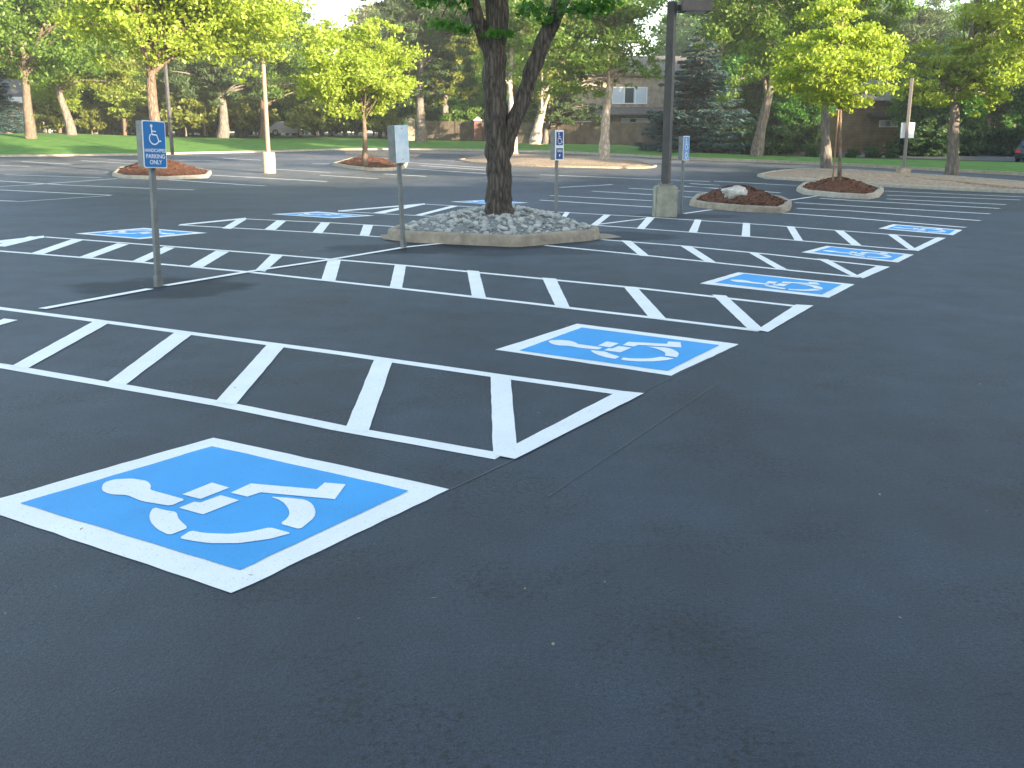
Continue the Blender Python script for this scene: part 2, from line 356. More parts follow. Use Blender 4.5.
island('planting_island', 'long tan gravel strip with two trunks and a lamp pole on the right', [(757, 176.5), (765, 178.8), (800, 181), (850, 184.5), (900, 188), (950, 190.5), (1024, 193.5), (1130, 201), (1130, 193), (1024, 184), (950, 178), (900, 175), (850, 171.5), (800, 170.5), (772, 173)], .30, M_GRAV, M_CONCL, h=.12, bedname='gravel_bed', smoothit=0, rough=.05)
island('planting_island', 'narrow far gravel island at the lawn edge behind the blank sign', [(345, 154), (380, 156.2), (416, 157), (420, 155), (380, 152.5), (345, 151.5)], .18, M_GRAV, M_GRAV, h=.08, bedname='gravel_bed', smoothit=0)

# river stones (individuals on the near island)
def stone_mesh(seed, m):
    bm = bmesh.new(); bmesh.ops.create_icosphere(bm, subdivisions=2, radius=1)
    for v in bm.verts:
        d = 1+.32*noise.noise(v.co*1.1+Vector((seed*7.1, 0, 0)))+.12*noise.noise(v.co*2.7+Vector((0, seed*3.3, 0)))
        v.co = Vector((v.co.x*1.15, v.co.y*.9, v.co.z*.66))*d
    me = bpy.data.meshes.new('river_stone'); bm.to_mesh(me); bm.free(); me.materials.append(m)
    me.polygons.foreach_set('use_smooth', [True]*len(me.polygons)); return me
SM = [stone_mesh(i, M_ROCK[(0, 1, 0, 2, 0, 1, 0)[i]]) for i in range(7)]
placed = []; tries = 0
while len(placed) < 290 and tries < 60000:
    tries += 1
    k = random.randrange(len(in1)); t = random.random()**.6
    p = in1[k].lerp(in1[(k+1) % len(in1)], random.random()); p = p.lerp(Vector((c1.x, c1.y, 0)), 1-(.97*t))
    if p.y > c1.y+.55: continue
    if (Vector((p.x, p.y, 0))-Vector((PD(500, 213, 17.3).x, 17.3, 0))).length < .29: continue
    r = random.uniform(.034, .064)
    if any((p.x-q[0])**2+(p.y-q[1])**2 < (.74*(r+q[2]))**2 for q in placed): continue
    placed.append((p.x, p.y, r))
    # t along radius -> height of mound
    tt = 1-.97*t
    z = .175-.045+(.41-.175+.04)*(math.sin(tt*math.pi/2)**.85)+r*.35
    o = bpy.data.objects.new('river_stone', random.choice(SM)); COL.objects.link(o)
    o.location = (p.x, p.y, z); o.scale = (r, r, r*random.uniform(.8, 1.15)); o.rotation_euler = (random.uniform(-.5, .5), random.uniform(-.5, .5), random.uniform(0, 6.28))
    tag(o, 'fist sized grey river stone in the heap around the big dark trunk', 'stone', 'river stones heaped on the near island')
bs = MB(); rs = random.Random(77)
for _ in range(900):
    k = rs.randrange(len(in1)); t = rs.random()**.6; p = in1[k].lerp(in1[(k+1) % len(in1)], rs.random()).lerp(Vector((c1.x, c1.y, 0)), 1-.97*t)
    tt = 1-.97*t; z = .175-.045+(.41-.175+.04)*(math.sin(tt*math.pi/2)**.85); r = rs.uniform(.016, .032); a0 = rs.uniform(0, 6)
    top = [(p.x+math.cos(a0+q*1.05)*r*rs.uniform(.8, 1.1)-I1.location.x, p.y+math.sin(a0+q*1.05)*r*rs.uniform(.8, 1.1)-I1.location.y) for q in range(6)]
    cx_, cy_ = p.x-I1.location.x, p.y-I1.location.y; zz = z-I1.location.z
    n0 = len(bs.v); bs.v += [(x, y, zz+.004) for x, y in top]+[((x+cx_)/2, (y+cy_)/2, zz+r*.95) for x, y in top]
    for q in range(6): bs.f.append((n0+q, n0+(q+1) % 6, n0+6+(q+1) % 6, n0+6+q))
    bs.f.append(tuple(n0+6+q for q in range(6)))
o = bs.build('small_stones', M_ROCK[0], I1); o['kind'] = 'stuff'
# white rock
bm = bmesh.new(); bmesh.ops.create_icosphere(bm, subdivisions=3, radius=1)
for v in bm.verts:
    d = 1+.55*noise.noise(v.co*1.6+Vector((3, 1, 0)))+.35*noise.noise(v.co*3.7)
    v.co = Vector((v.co.x*.29, v.co.y*.2, max(-.1, v.co.z*.15)))*d
me = bpy.data.meshes.new('boulder'); bm.to_mesh(me); bm.free(); me.materials.append(mat('white_rock', (.52, .50, .45), .9, .2, var=.3, vscale=8, bump=.6, bscale=12))
me.polygons.foreach_set('use_smooth', [True]*len(me.polygons))
o = bpy.data.objects.new('boulder', me); COL.objects.link(o); o.location = PD(735, 192.8, 23.8)
tag(o, 'low whitish rock on top of the mulch mound beside the lamp base', 'rock')

# ---------------------------------------------------------------- road paint
def drape(poly, z):                      # polygon of world points, split at the slope break
    pts = [Vector((p.x, p.y, 0)) for p in poly]
    out = []
    def clip(pts, keep):
        r = []
        for i in range(len(pts)):
            a, c = pts[i], pts[(i+1) % len(pts)]; ia, ic = keep(a.y), keep(c.y)
            if ia: r.append(a)
            if ia != ic: r.append(a.lerp(c, (Y0-a.y)/(c.y-a.y)))
        return r
    for keep in ((lambda y: y <= Y0), (lambda y: y > Y0)):
        q = clip(pts, keep)
        if len(q) > 2: out.append([Vector((p.x, p.y, gz(p.y)+z)) for p in q])
    return out
def add_poly(mb, pxpoly, z):
    for q in drape([G(*p) for p in pxpoly], z): mb.quad(*q)
def stripe_w(mb, a, c, wd, z, jit=.0025):
    a = Vector((a.x, a.y, 0)); c = Vector((c.x, c.y, 0)); t = (c-a); Ln = t.length; t.normalize(); n = Vector((-t.y, t.x, 0))
    k = max(1, min(60, int(Ln/.25))); prev = None
    for i in range(k+1):
        p = a.lerp(c, i/k)
        j1, j2 = (random.uniform(-jit, jit), random.uniform(-jit, jit))
        cur = (p+n*(wd/2+j1), p-n*(wd/2+j2))
        if prev:
            for q in drape([prev[0], cur[0], cur[1], prev[1]], z): mb.quad(*q)
        prev = cur
def line(mb, pts, wd=.10, z=.004):
    P = [G(*p) for p in pts]
    for i in range(len(P)-1): stripe_w(mb, P[i], P[i+1], wd, z)
def edge_poly(mb, pxpoly, z, jit=.0022):  # polygon with slightly uneven edges
    P = [G(*p) for p in pxpoly]; Q = []
    for i in range(len(P)):
        a, c = P[i], P[(i+1) % len(P)]; n = max(1, int((c-a).length/.12))
        for k in range(n):
            p = a.lerp(c, k/n)
            if k: p = p+Vector((random.uniform(-jit, jit), random.uniform(-jit, jit), 0))
            Q.append(p)
    for q in drape(Q, z): mb.quad(*q)
NW = 'hatched_aisle_marking'
def aisle(label, lines, bars, ends, lw=.10):
    mb = MB()
    for i, l in enumerate(lines): line(mb, l, lw, .003+.0004*i)
    for i, q in enumerate(bars): edge_poly(mb, q, .0052+.0003*(i % 2))
    for i, q in enumerate(ends): edge_poly(mb, q, .0065+.0006*i)
    o = mb.build(NW, M_WHITE); tag(o, label, 'aisle marking', 'white hatched access aisles'); return o
def bar(t0, t1, ty, b0, b1, by, e=0.): return [(t0, ty), (t1, ty+e), (b1, by+e), (b0, by)]
# lines are given by their centre
aisle('nearest wide white ladder aisle running off the left edge, large bars between two long lines',
      [[(-160, 289), (0, 308.5), (104, 322), (340, 353.5), (500, 376.5), (637, 395.5)], [(-160, 345), (0, 366), (217, 403.5), (340, 428.5), (500, 457)]],
      [[(-16, 327), (4, 319), (18, 320.5), (-8, 328)], [(95, 321), (110, 323), (27, 369.5), (11, 367)], [(177, 331), (194, 333.5), (125, 386), (107, 383)], [(268, 344), (285, 346.5), (235, 406), (215, 403)], [(375, 358), (393, 360.5), (368, 433), (345, 430)], [(490.4, 375), (510.4, 378), (518, 457), (493, 457)]],
      [[(515, 460), (644, 394), (619, 391.5), (507, 449.5), (497, 456.5)]], lw=.105)
B2 = [((30, 44), 236.5, (-8, 5), 246), ((72, 83), 239.5, (31, 43), 253.5), ((117.5, 129), 243.5, (80, 92.5), 257), ((164, 175), 247, (132, 144), 261.5), ((216, 229), 251, (189, 203), 266.5), ((271, 283), 255, (255, 265), 271),
      ((328, 341), 259.5, (321, 335), 281), ((395, 406), 264.5, (389.5, 402), 288.5), ((467, 479), 270.5, (472, 486), 297), ((542, 556), 278, (555.5, 570), 307), ((623, 637), 286.5, (650, 667), 319), ((712, 726), 295, (749, 765), 330.5)]
aisle('second white ladder aisle from the camera, crossing under both near sign posts',
      [[(44, 237), (150, 245), (256, 253.2), (400, 265.2), (512, 276), (640, 288.5), (806, 307.5)], [(-20, 249.5), (0, 251.2), (130, 261.5), (250, 272.3), (400, 288.7), (512, 301.5), (640, 316.5), (760, 331)]],
      [[(t[0], ty), (t[1], ty+1), (q[1], qy+1), (q[0], qy)] for t, ty, q, qy in B2],
      [[(768, 332.6), (813.5, 306), (796, 305), (757, 330.5)], [(-20, 246), (44, 238.2), (44, 236), (-20, 243)]])
B3 = [((239, 247), 218.5, (222, 231), 228.5), ((277, 286), 220.5, (264, 275), 230), ((321, 330), 222.5, (312, 322), 233), ((363.5, 373), 225, (359.5, 369), 235.8),
      ((621, 631), 240.5, (639.5, 650), 256), ((679.5, 691), 245.7, (706, 717), 262.5), ((748, 757), 252.5, (778, 789), 270), ((817, 828), 259, (852, 861), 276.8)]
aisle('third white ladder aisle, left half, ending behind the blank sign',
      [[(245, 219), (330, 222.8), (401, 227)], [(181, 225.3), (256, 229.3), (330, 233.5), (392, 237.8)]],
      [[(t[0], ty), (t[1], ty+.7), (q[1], qy+.7), (q[0], qy)] for t, ty, q, qy in B3[:4]],
      [[(178, 226), (246, 219.3), (246, 218), (180, 224.5)]])
aisle('third white ladder aisle, right half, starting at the stone heaped island',
      [[(590, 238.8), (680, 245.8), (768, 254.3), (886, 267)], [(545, 245.5), (640, 255), (768, 268.3), (860, 277.5)]],
      [[(t[0], ty), (t[1], ty+.7), (q[1], qy+.7), (q[0], qy)] for t, ty, q, qy in B3[4:]],
      [[(863, 279), (890, 267.3), (877.5, 266), (856, 276)]])
B4 = [((418, 425), 204, (373, 384), 213), ((452, 458.5), 205.8, (415, 422), 215.2), ((484, 490), 207.5, (456, 461), 217.8), ((565, 570), 212, (558, 562), 222.5), ((604.5, 611), 214.5, (591, 598), 225), ((647, 655), 217.2, (636.5, 644), 229), ((695, 701.5), 219.6, (688.5, 697), 232.5), ((743, 750), 223, (741.5, 750), 236.8), ((786.5, 794), 226.3, (794.5, 803), 240.3), ((834, 843), 230.2, (852, 862), 245.6), ((887, 896), 234.2, (909.5, 918), 250.4)]
aisle('fourth and farthest white ladder aisle, passing the foot of the concrete lamp base',
      [[(425, 204.2), (487, 207.8), (560, 212.3), (640, 216.7), (768, 225.1), (942, 238.6)], [(340, 211.5), (455, 217.7), (560, 222.8), (640, 228.6), (768, 238.2), (916, 250.6)], [(598, 224.5), (648, 218.3)]],
      [[(t[0], ty), (t[1], ty+.5), (q[1], qy+.5), (q[0], qy)] for t, ty, q, qy in B4],
      [[(918, 251.6), (946, 238.2), (937, 237.6), (911.5, 250)], [(338, 212), (425, 204.8), (425, 203.6), (338, 210.8)]])

# homography pad -> wheelchair stencil in pad coordinates
S1 = [(-27, 506.5), (232, 594), (450, 489.5), (213, 438)]            # L, F, R, B (pixel corners)
def gp(p): q = G(*p); return (q.x, q.y)
def homog(src, dst):
    A = []; y = []
    for (a, c), (u, v) in zip(src, dst):
        A += [[a, c, 1, 0, 0, 0, -a*u, -c*u], [0, 0, 0, a, c, 1, -a*v, -c*v]]; y += [u, v]
    return np.append(np.linalg.solve(np.array(A, float), np.array(y, float)), 1).reshape(3, 3)
def ap(H, p): q = H @ np.array([p[0], p[1], 1.]); return (q[0]/q[2], q[1]/q[2])
UQ = [(0, 0), (1, 0), (1, 1), (0, 1)]
H1 = homog([gp(p) for p in S1], UQ)
def sc(pts, ox, oy, s): return [(ox+x*s, oy+y*s) for x, y in pts]
SYM = [sc([(400, 235), (410, 213), (450, 200), (520, 197), (580, 206), (597, 225), (590, 241), (730, 280), (672, 305), (560, 287), (500, 262), (440, 260), (408, 250)], 0, 430, .254),
       sc([(718, 260), (835, 213), (904, 233), (790, 278)], 0, 430, .254),
       sc([(705, 313), (765, 289), (790, 292), (870, 263), (942, 283), (800, 339)], 0, 430, .254),
       sc([(605, 310), (650, 322), (697, 330), (700, 350), (715, 368), (742, 392), (668, 421), (620, 398), (592, 368), (588, 338)], 0, 430, .254),
       [(179, 540), (191, 532.2), (205, 534.8), (230, 535.7), (250, 533.5), (270, 529), (291.6, 534.8), (270, 540.7), (238.7, 545), (210, 545), (195, 543)],
       sc([(175, 195), (290, 142), (665, 175), (710, 137), (830, 147), (768, 232), (345, 193), (270, 218)], 200, 460, .17578),
       sc([(400, 218), (500, 224), (600, 235), (640, 258), (660, 300), (650, 338), (570, 404), (455, 372), (500, 340), (513, 305), (485, 258), (450, 235)], 200, 460, .17578)]
def chaikin(P):
    Q = []
    for i in range(len(P)):
        a, c = P[i], P[(i+1) % len(P)]; L_ = math.hypot(a[0]-c[0], a[1]-c[1]); t = min(.25, 2.2/L_); Q += [(a[0]+(c[0]-a[0])*t, a[1]+(c[1]-a[1])*t), (c[0]+(a[0]-c[0])*t, c[1]+(a[1]-c[1])*t)]
    return Q
for k in (0, 3, 4, 6): SYM[k] = chaikin(SYM[k])
SYMU = [[ap(H1, gp(p)) for p in s] for s in SYM]
INNER1 = [ap(H1, gp(p)) for p in [(21, 504), (240, 571), (409, 491.5), (212, 447)]]
def densify(P, n=6):
    out = []
    for i in range(len(P)):
        a, c = P[i], P[(i+1) % len(P)]
        for k in range(n): out.append((a[0]+(c[0]-a[0])*k/n, a[1]+(c[1]-a[1])*k/n))
    return out
def pad(corners, label, inner=None, flip=False):
    g = [gp(p) for p in corners]; cx = sum(p[0] for p in g)/4; cy = sum(p[1] for p in g)/4
    root = empty('wheelchair_symbol_marking', (cx, cy, gz(cy)), label, 'painted symbol', 'blue wheelchair symbol squares')
    Hi = homog(UQ, g)
    if flip: Hi = homog([(1, 1), (0, 1), (0, 0), (1, 0)], g)
    inn = [ap(Hi, u) for u in INNER1] if inner is None else [gp(p) for p in inner]
    def emit(P, z, name, m, jit=.003):
        mb = MB(); Q = [(x+random.uniform(-jit, jit), y+random.uniform(-jit, jit)) for x, y in P]
        for q in drape([Vector((x, y, 0)) for x, y in Q], z): mb.quad(*[v-root.location for v in q])
        return mb.build(name, m, root)
    emit(densify(g, 14), .003, 'white_border', M_WHITE, .004)
    if flip and inner is None: inn = inn
    emit(densify(inn, 14), .0055, 'blue_field', M_BLUE)
    mb = MB()
    for s in SYMU:
        P = [ap(Hi, u) for u in s]
        for q in drape([Vector((x, y, 0)) for x, y in P], .008): mb.quad(*[v-root.location for v in q])
    mb.build('wheelchair_figure', M_WHITE, root)
pad(S1, 'nearest and largest blue square with a white wheelchair figure, cut by the left edge')
pad([(495.5, 350), (671, 376), (739, 344.5), (577, 324)], 'second nearest blue wheelchair square, between the first and second ladder aisles', [(519, 351), (667.5, 371.5), (719.5, 345.7), (582, 328)])
pad([(699.5, 283.7), (829, 298), (854.5, 284.5), (738, 272.5)], 'third blue wheelchair square on the right, between the second and third ladder aisles', [(715, 283), (822, 295), (841.5, 284.8), (744, 274)])
pad([(801, 252.5), (898, 262.7), (913.5, 254.7), (826.7, 246)], 'fourth blue wheelchair square on the right, between the third and fourth ladder aisles', [(813, 252.3), (892, 260.7), (904, 255), (831, 247.2)])
pad([(878.5, 228.7), (953, 235.3), (962.5, 230), (893, 224.3)], 'farthest blue wheelchair square on the right, beyond the last ladder aisle', [(887, 228.7), (949, 234), (955.5, 230.2), (897, 225.5)])
pad([(75, 233.7), (140, 239.3), (207.5, 233), (144, 228)], 'flattened blue wheelchair square on the left, behind the nearest sign post', [(87, 233.8), (138, 238), (194, 232.9), (143, 229.3)], True)
pad([(271, 214.3), (333.5, 218.3), (375, 215.7), (317, 211.7)], 'small blue wheelchair square left of the blank sign, far behind it', [(280, 214.4), (331, 217.4), (366, 215.6), (318, 212.6)], True)
pad([(450, 201.8), (490, 204.3), (529, 202.8), (486, 200)], 'most distant pale blue wheelchair square, partly hidden behind the big dark trunk', None, True)

mb = MB()
line(mb, [(42, 309.5), (150, 289.5)], .11, .0092)
line(mb, [(165, 286.3), (250, 272), (331, 260)], .11, .0092)
line(mb, [(331, 260), (406, 247.5), (445, 243.5)], .11, .0092)
line(mb, [(684, 213.6), (712, 209.7)], .09); line(mb, [(785, 201), (819, 195.8)], .09); line(mb, [(868, 188.8), (884, 186)], .09)
# the far stall lines
for l in [[(768, 212), (850, 218), (965.6, 227.6)], [(797, 208.4), (850, 211), (980.5, 220.8)], [(795, 202.6), (850, 206), (990, 214)], [(820, 198.4), (850, 200.4), (999.6, 208.6)], [(886, 199), (1006, 204.7)], [(887, 195.3), (1020, 200)], [(880.6, 191), (1024, 197)],
          [(540, 200.2), (652, 207.2)], [(550, 195.6), (652, 200.8)], [(592, 191.2), (652, 194.8)], [(629, 188.3), (710, 192.7)], [(540, 174.8), (710, 181.5)], [(540, 165.3), (619, 168.8)], [(682, 186.2), (725, 188.8)], [(690, 183.6), (720, 185.3)],
          [(682, 196.8), (700, 197.8)], [(714, 181.2), (812, 186)], [(748, 190.2), (780, 193)], [(683, 186), (722, 189)]]: line(mb, l, .125)
tag(mb.build('white_stall_lines', M_WHITE), kind='structure')
mb = MB()
for l in [[(-60, 163), (0, 165.4), (30, 166.6)], [(22, 161.5), (71, 164.3)], [(81, 160.6), (132, 163.7)], [(108, 159.8), (140, 160.8)], [(5, 174.7), (101, 177.7)], [(-60, 178), (0, 181), (150, 188.5), (194, 190)], [(-60, 191), (0, 186.5), (118, 178.4)], [(-60, 187), (0, 190), (111, 195.3)],
          [(-60, 198), (0, 200.8), (15, 201.3)], [(160, 179.3), (265, 185.8)], [(212, 175.2), (327, 181.6)], [(223, 158.3), (262, 160.2)], [(175, 160.2), (219, 160.9)], [(312, 163.7), (330, 163.9)], [(320, 175.2), (378, 178.8)], [(384, 174), (426, 176.5)], [(405, 168.3), (490, 174)], [(408, 162.5), (490, 168.3)],
          [(440, 160.5), (470, 162)], [(262, 168.5), (330, 172.5)], [(420, 165.5), (500, 171)], [(560, 187.5), (612, 184.5)]]: line(mb, l, .17)
line(mb, [(15, 202), (111, 195.6)], .1)
tag(mb.build('worn_stall_lines', M_OLDW), kind='structure')
mb = MB(); [stripe_w(mb, G(*a), G(*c), wd, .003, .001) for a, c, wd in (((450, 489.8), (515, 459.5), .008), ((640, 393), (739, 345), .007), ((548, 497), (720, 382), .005))]
tag(mb.build('chalk_guide_lines', M_FAINT), kind='structure')

# fallen leaves / litter
mb = MB()
for i in range(34):
    px, py = random.uniform(0, 1024), 215+450*random.random()**1.5
    if i < 6: px, py = [(131, 341), (14, 262), (487, 324), (235, 388), (539, 413), (547, 424)][i]
    c = G(px, py, .018); s = random.uniform(.006, .013)*(1 if py > 300 else 1.8); a = random.uniform(0, 6.3)
    mb.quad(*[c+Vector((math.cos(a+k)*s*(1 if j % 2 else .5), math.sin(a+k)*s*(1 if j % 2 else .5), random.uniform(0, .006))) for j, k in enumerate((0, 1.57, 3.14, 4.71))])
tag(mb.build('fallen_leaves', mat('dry_leaf', (.36, .30, .16), .8, var=.4, vscale=1)), 'tiny dry leaves and grit scattered over the asphalt', 'leaf litter', kind='stuff')

# ---------------------------------------------------------------- trees
LV = {
 'lit': leaf_mat('sunlit_leaf', (.19, .275, .030), (.35, .425, .075), .5),  # sunlit brightness lifted into the leaf colour
 'mid': leaf_mat('mid_green_leaf', (.07, .15, .022), (.16, .24, .040), .5),
 'deep': leaf_mat('deep_green_leaf', (.035, .13, .016), (.085, .22, .030), .45),
 'gold': leaf_mat('olive_gold_leaf', (.11, .15, .025), (.22, .24, .045), .5),
 'pine': leaf_mat('pine_needles', (.040, .080, .026), (.095, .140, .050), .3),
 'blue': leaf_mat('blue_spruce_needles', (.035, .085, .080), (.085, .150, .145), .15),
 'dark': leaf_mat('dark_shrub_leaf', (.030, .065, .018), (.065, .120, .032), .35),
}
BK = {
 'dark': bark_mat('rough_dark_bark', (.155, .130, .105), (.026, .022, .019), 19, 3.0, 1.0),
 'tan': bark_mat('tan_bark', (.22, .165, .125), (.08, .058, .045), 12, 3),
 'pale': bark_mat('pale_mottled_bark', (.50, .44, .37), (.22, .17, .13), 6, 3, .6),
 'grey': bark_mat('grey_bark', (.23, .20, .17), (.085, .07, .06), 9, 2),
}
def leaf_mesh(name, clumps, n, size, m, seed, kind='leaf', droop=0.):
    """clumps: list of (centre, (rx,ry,rz), weight)"""
    rg = np.random.default_rng(seed)
    wts = np.array([c[2] for c in clumps], float); wts /= wts.sum()
    idx = rg.choice(len(clumps), n, p=wts)
    C = np.array([tuple(c[0]) for c in clumps])[idx]; R = np.array([c[1] for c in clumps], float)[idx]
    d = rg.normal(size=(n, 3)); d /= np.linalg.norm(d, axis=1)[:, None]
    r = rg.random(n)**.5
    r = np.where(rg.random(n) < .22, r*1.55, r)
    P = C+d*R*r[:, None]
    # leaf frame
    nrm = rg.normal(size=(n, 3))+np.array([0, 0, .5]); nrm /= np.linalg.norm(nrm, axis=1)[:, None]
    a = np.cross(nrm, rg.normal(size=(n, 3))); a /= np.linalg.norm(a, axis=1)[:, None]
    if droop: a[:, 2] -= droop; a /= np.linalg.norm(a, axis=1)[:, None]
    bb = np.cross(nrm, a); bb /= np.linalg.norm(bb, axis=1)[:, None]
    s = size*rg.uniform(.6, 1.35, n)[:, None]
    asp = .55 if kind == 'leaf' else .16
    V = np.empty((n, 4, 3)); V[:, 0] = P-a*s; V[:, 1] = P-bb*s*asp+nrm*s*.12; V[:, 2] = P+a*s; V[:, 3] = P+bb*s*asp+nrm*s*.12
    me = bpy.data.meshes.new(name); me.vertices.add(4*n); me.vertices.foreach_set('co', V.reshape(-1).astype(np.float32))
    me.loops.add(4*n); me.loops.foreach_set('vertex_index', np.arange(4*n, dtype=np.int32))
    me.polygons.add(n); me.polygons.foreach_set('loop_start', np.arange(0, 4*n, 4, dtype=np.int32)); me.polygons.foreach_set('loop_total', np.full(n, 4, dtype=np.int32))
    me.update(calc_edges=True); me.materials.append(m); return me
def make_tree(name, label, cat, base, trunk, trad, crown, m, bark, n=14000, size=.12, nclump=46, seed=1, group=None, limbs=16, crsize=.30, kind='leaf', flat=.62, extra=(), lr=.25, shell=.5):
    """base world pos; trunk: world polyline; trad radii; crown: list of (centre, (rx,ry,rz)) world ellipsoids"""
    rr = random.Random(seed); base = Vector(base)
    root = empty(name, base, label, cat, group)
    cl = []; tv = sum(e[1][0]*e[1][1]*e[1][2] for e in crown)
    for e in crown:
        k = max(6, int(2.1*nclump*e[1][0]*e[1][1]*e[1][2]/tv))
        for _ in range(k):
            d = Vector((rr.gauss(0, 1), rr.gauss(0, 1), rr.gauss(0, 1))).normalized()*(rr.random()**shell)
            c = Vector(e[0])+Vector((d.x*e[1][0], d.y*e[1][1], d.z*e[1][2]))-base
            q = min(e[1])*crsize*.74*rr.uniform(.55, 1.5)
            cl.append((c, (q*rr.uniform(1, 1.5), q*rr.uniform(1, 1.5), q*flat), q*q))
    for c, q, wt in extra: cl.append((Vector(c)-base, (q*1.3, q*1.3, q*.6), wt*q*q))
    tb = MB(); T = [Vector(p)-base for p in trunk]
    # resample the trunk smoothly
    def cr(P, R, k=5):
        O = []; Q = []
        for i in range(len(P)-1):
            p0, p1, p2, p3 = P[max(0, i-1)], P[i], P[i+1], P[min(len(P)-1, i+2)]
            for j in range(k):
                t = j/k; O.append(.5*((2*p1)+(p2-p0)*t+(2*p0-5*p1+4*p2-p3)*t*t+(3*p1-p0-3*p2+p3)*t**3)); Q.append(R[i]*(1-t)+R[i+1]*t)
        O.append(P[-1]); Q.append(R[-1]); return O, Q
    TP, TR = cr(T, list(trad))
    tb.tube(TP, TR, 14, wob=.22)
    order = sorted(cl, key=lambda c: rr.random())[:limbs]
    for c, _, _ in order:
        k = rr.uniform(.5, .98); i = int(k*(len(TP)-1)); s = TP[i]
        j = i
        while j > 2 and TP[j].z > c.z-.2*abs((c-TP[j]).length) and TP[j].z > T[-1].z*.45: j -= 1
        s = TP[j]; r0 = min(TR[j]*.5, lr*TR[0]+.01); mid = s.lerp(c, .5)+Vector((rr.uniform(-.15, .15), rr.uniform(-.15, .15), .12))*(c-s).length*.6
        P, R = cr([s, mid, c], [r0, r0*.55, max(.006, r0*.12)], 4)
        tb.tube(P, R, 6, cap=False)
    tb.build('trunk', BK[bark], root, smooth=True)
    o = bpy.data.objects.new('crown', leaf_mesh('crown', cl, n, size, LV[m], seed, kind)); COL.objects.link(o); o.parent = root
    return root
def E(px, py, d, rx, ry, rz=None):       # ellipsoid given by picture size at its distance
    s = d/F; return (PD(px, py, d), (rx*s, (rz or rx)*s, ry*s))
def TK(pts, d): return [PD(x, y, d) for x, y in pts]

# big tree on the near island (trunk with three main limbs, crown above the frame)
d = 17.3
base = PD(500, 214, d); base.z = .30
root = empty('shade_tree', base, 'big dark barked tree forking into three limbs on the stone heaped island', 'tree')
tb = MB()
def limb(tb, pts, rad, seg=16, wob=.25, k=7, dd=0):
    P = [PD(x, y, d+z)-base for x, y, z in pts]; O = []; Q = []
    for i in range(len(P)-1):
        p0, p1, p2, p3 = P[max(0, i-1)], P[i], P[i+1], P[min(len(P)-1, i+2)]
        for j in range(k):
            t = j/k; O.append(.5*((2*p1)+(p2-p0)*t+(2*p0-5*p1+4*p2-p3)*t*t+(3*p1-p0-3*p2+p3)*t**3)); Q.append((rad[i]*(1-t)+rad[i+1]*t)*d/F)
    O.append(P[-1]); Q.append(rad[-1]*d/F)
    tb.tube(O, Q, seg, wob=wob)
limb(tb, [(500, 222, 0), (499.5, 212, 0), (499.5, 195, 0), (499, 170, 0), (498, 148, 0), (496, 120, 0), (494.5, 95, 0), (494, 68, 0), (495, 45, 0), (497, 15, 0), (497, -20, .1), (500, -90, .3), (510, -180, .5)], [16.5, 14.2, 13.0, 12.2, 12, 11.6, 10.9, 10.8, 10.8, 11, 10.5, 8, 4])
limb(tb, [(499, 172, 0), (505, 150, 0), (513, 125, -.02), (524, 96, -.05), (534, 66, -.1), (546, 36, -.15), (558, 8, -.2), (568, -25, -.3), (590, -90, -.5), (620, -160, -.8)], [6, 7.8, 7.7, 7.5, 7.4, 7.4, 7.5, 7, 5, 2.5])
limb(tb, [(494, 62, 0), (486, 40, 0), (479, 22, -.05), (472, 0, -.1), (462, -30, -.2), (440, -100, -.4), (420, -160, -.6)], [8, 7.4, 6.7, 6.1, 5.5, 4.5, 2.2])
rr = random.Random(5)
cl = []
for _ in range(90):
    q = Vector((rr.gauss(0, 1), rr.gauss(0, 1), rr.gauss(0, 1))).normalized()*(rr.random()**.45)
    c = PD(505, -210, d)+Vector((q.x*4.2, q.y*4.0, q.z*2.7))
    r = rr.uniform(.45, .9)
    cl.append((c-base, (r*1.3, r*1.3, r*.6), r*r))
    if rr.random() < .5:
        s = Vector(PD(500+rr.uniform(-40, 60), -60-rr.random()*90, d))-base; P = [s, s.lerp(c-base, .5)+Vector((0, 0, .25)), c-base]; tb.tube(P, [.045, .028, .008], 6, cap=False)
for x, y, z, r in ((450, 26, -.3, .17), (462, 30, -.2, .12), (438, 24, -.5, .15), (492, 34, -.35, .12), (504, 33, -.35, .13), (532, 10, -.4, .2), (548, 20, -.4, .14), (575, 8, -.6, .2), (592, 10, -.7, .2), (604, 2, -.8, .2), (430, 0, -.5, .2), (455, 2, -.3, .18), (410, -6, -.6, .2), (640, -14, -.8, .25), (520, -12, .4, .3), (565, -20, .3, .35), (480, -25, -.6, .3)):
    c = PD(x, y, d+z)-base; cl.append((c, (r*1.7, r*1.4, r*.65), r*r*2.6))
    s = PD(500+(x-500)*.55, y-45, d+z*.3)-base; tb.tube([s, s.lerp(c, .6)+Vector((0, 0, .05)), c], [.018, .011, .004], 5, cap=False)
tb.build('trunk', BK['dark'], root, smooth=True)
o = bpy.data.objects.new('crown', leaf_mesh('crown', cl, 30000, .062, LV['deep'], 21)); COL.objects.link(o); o.parent = root

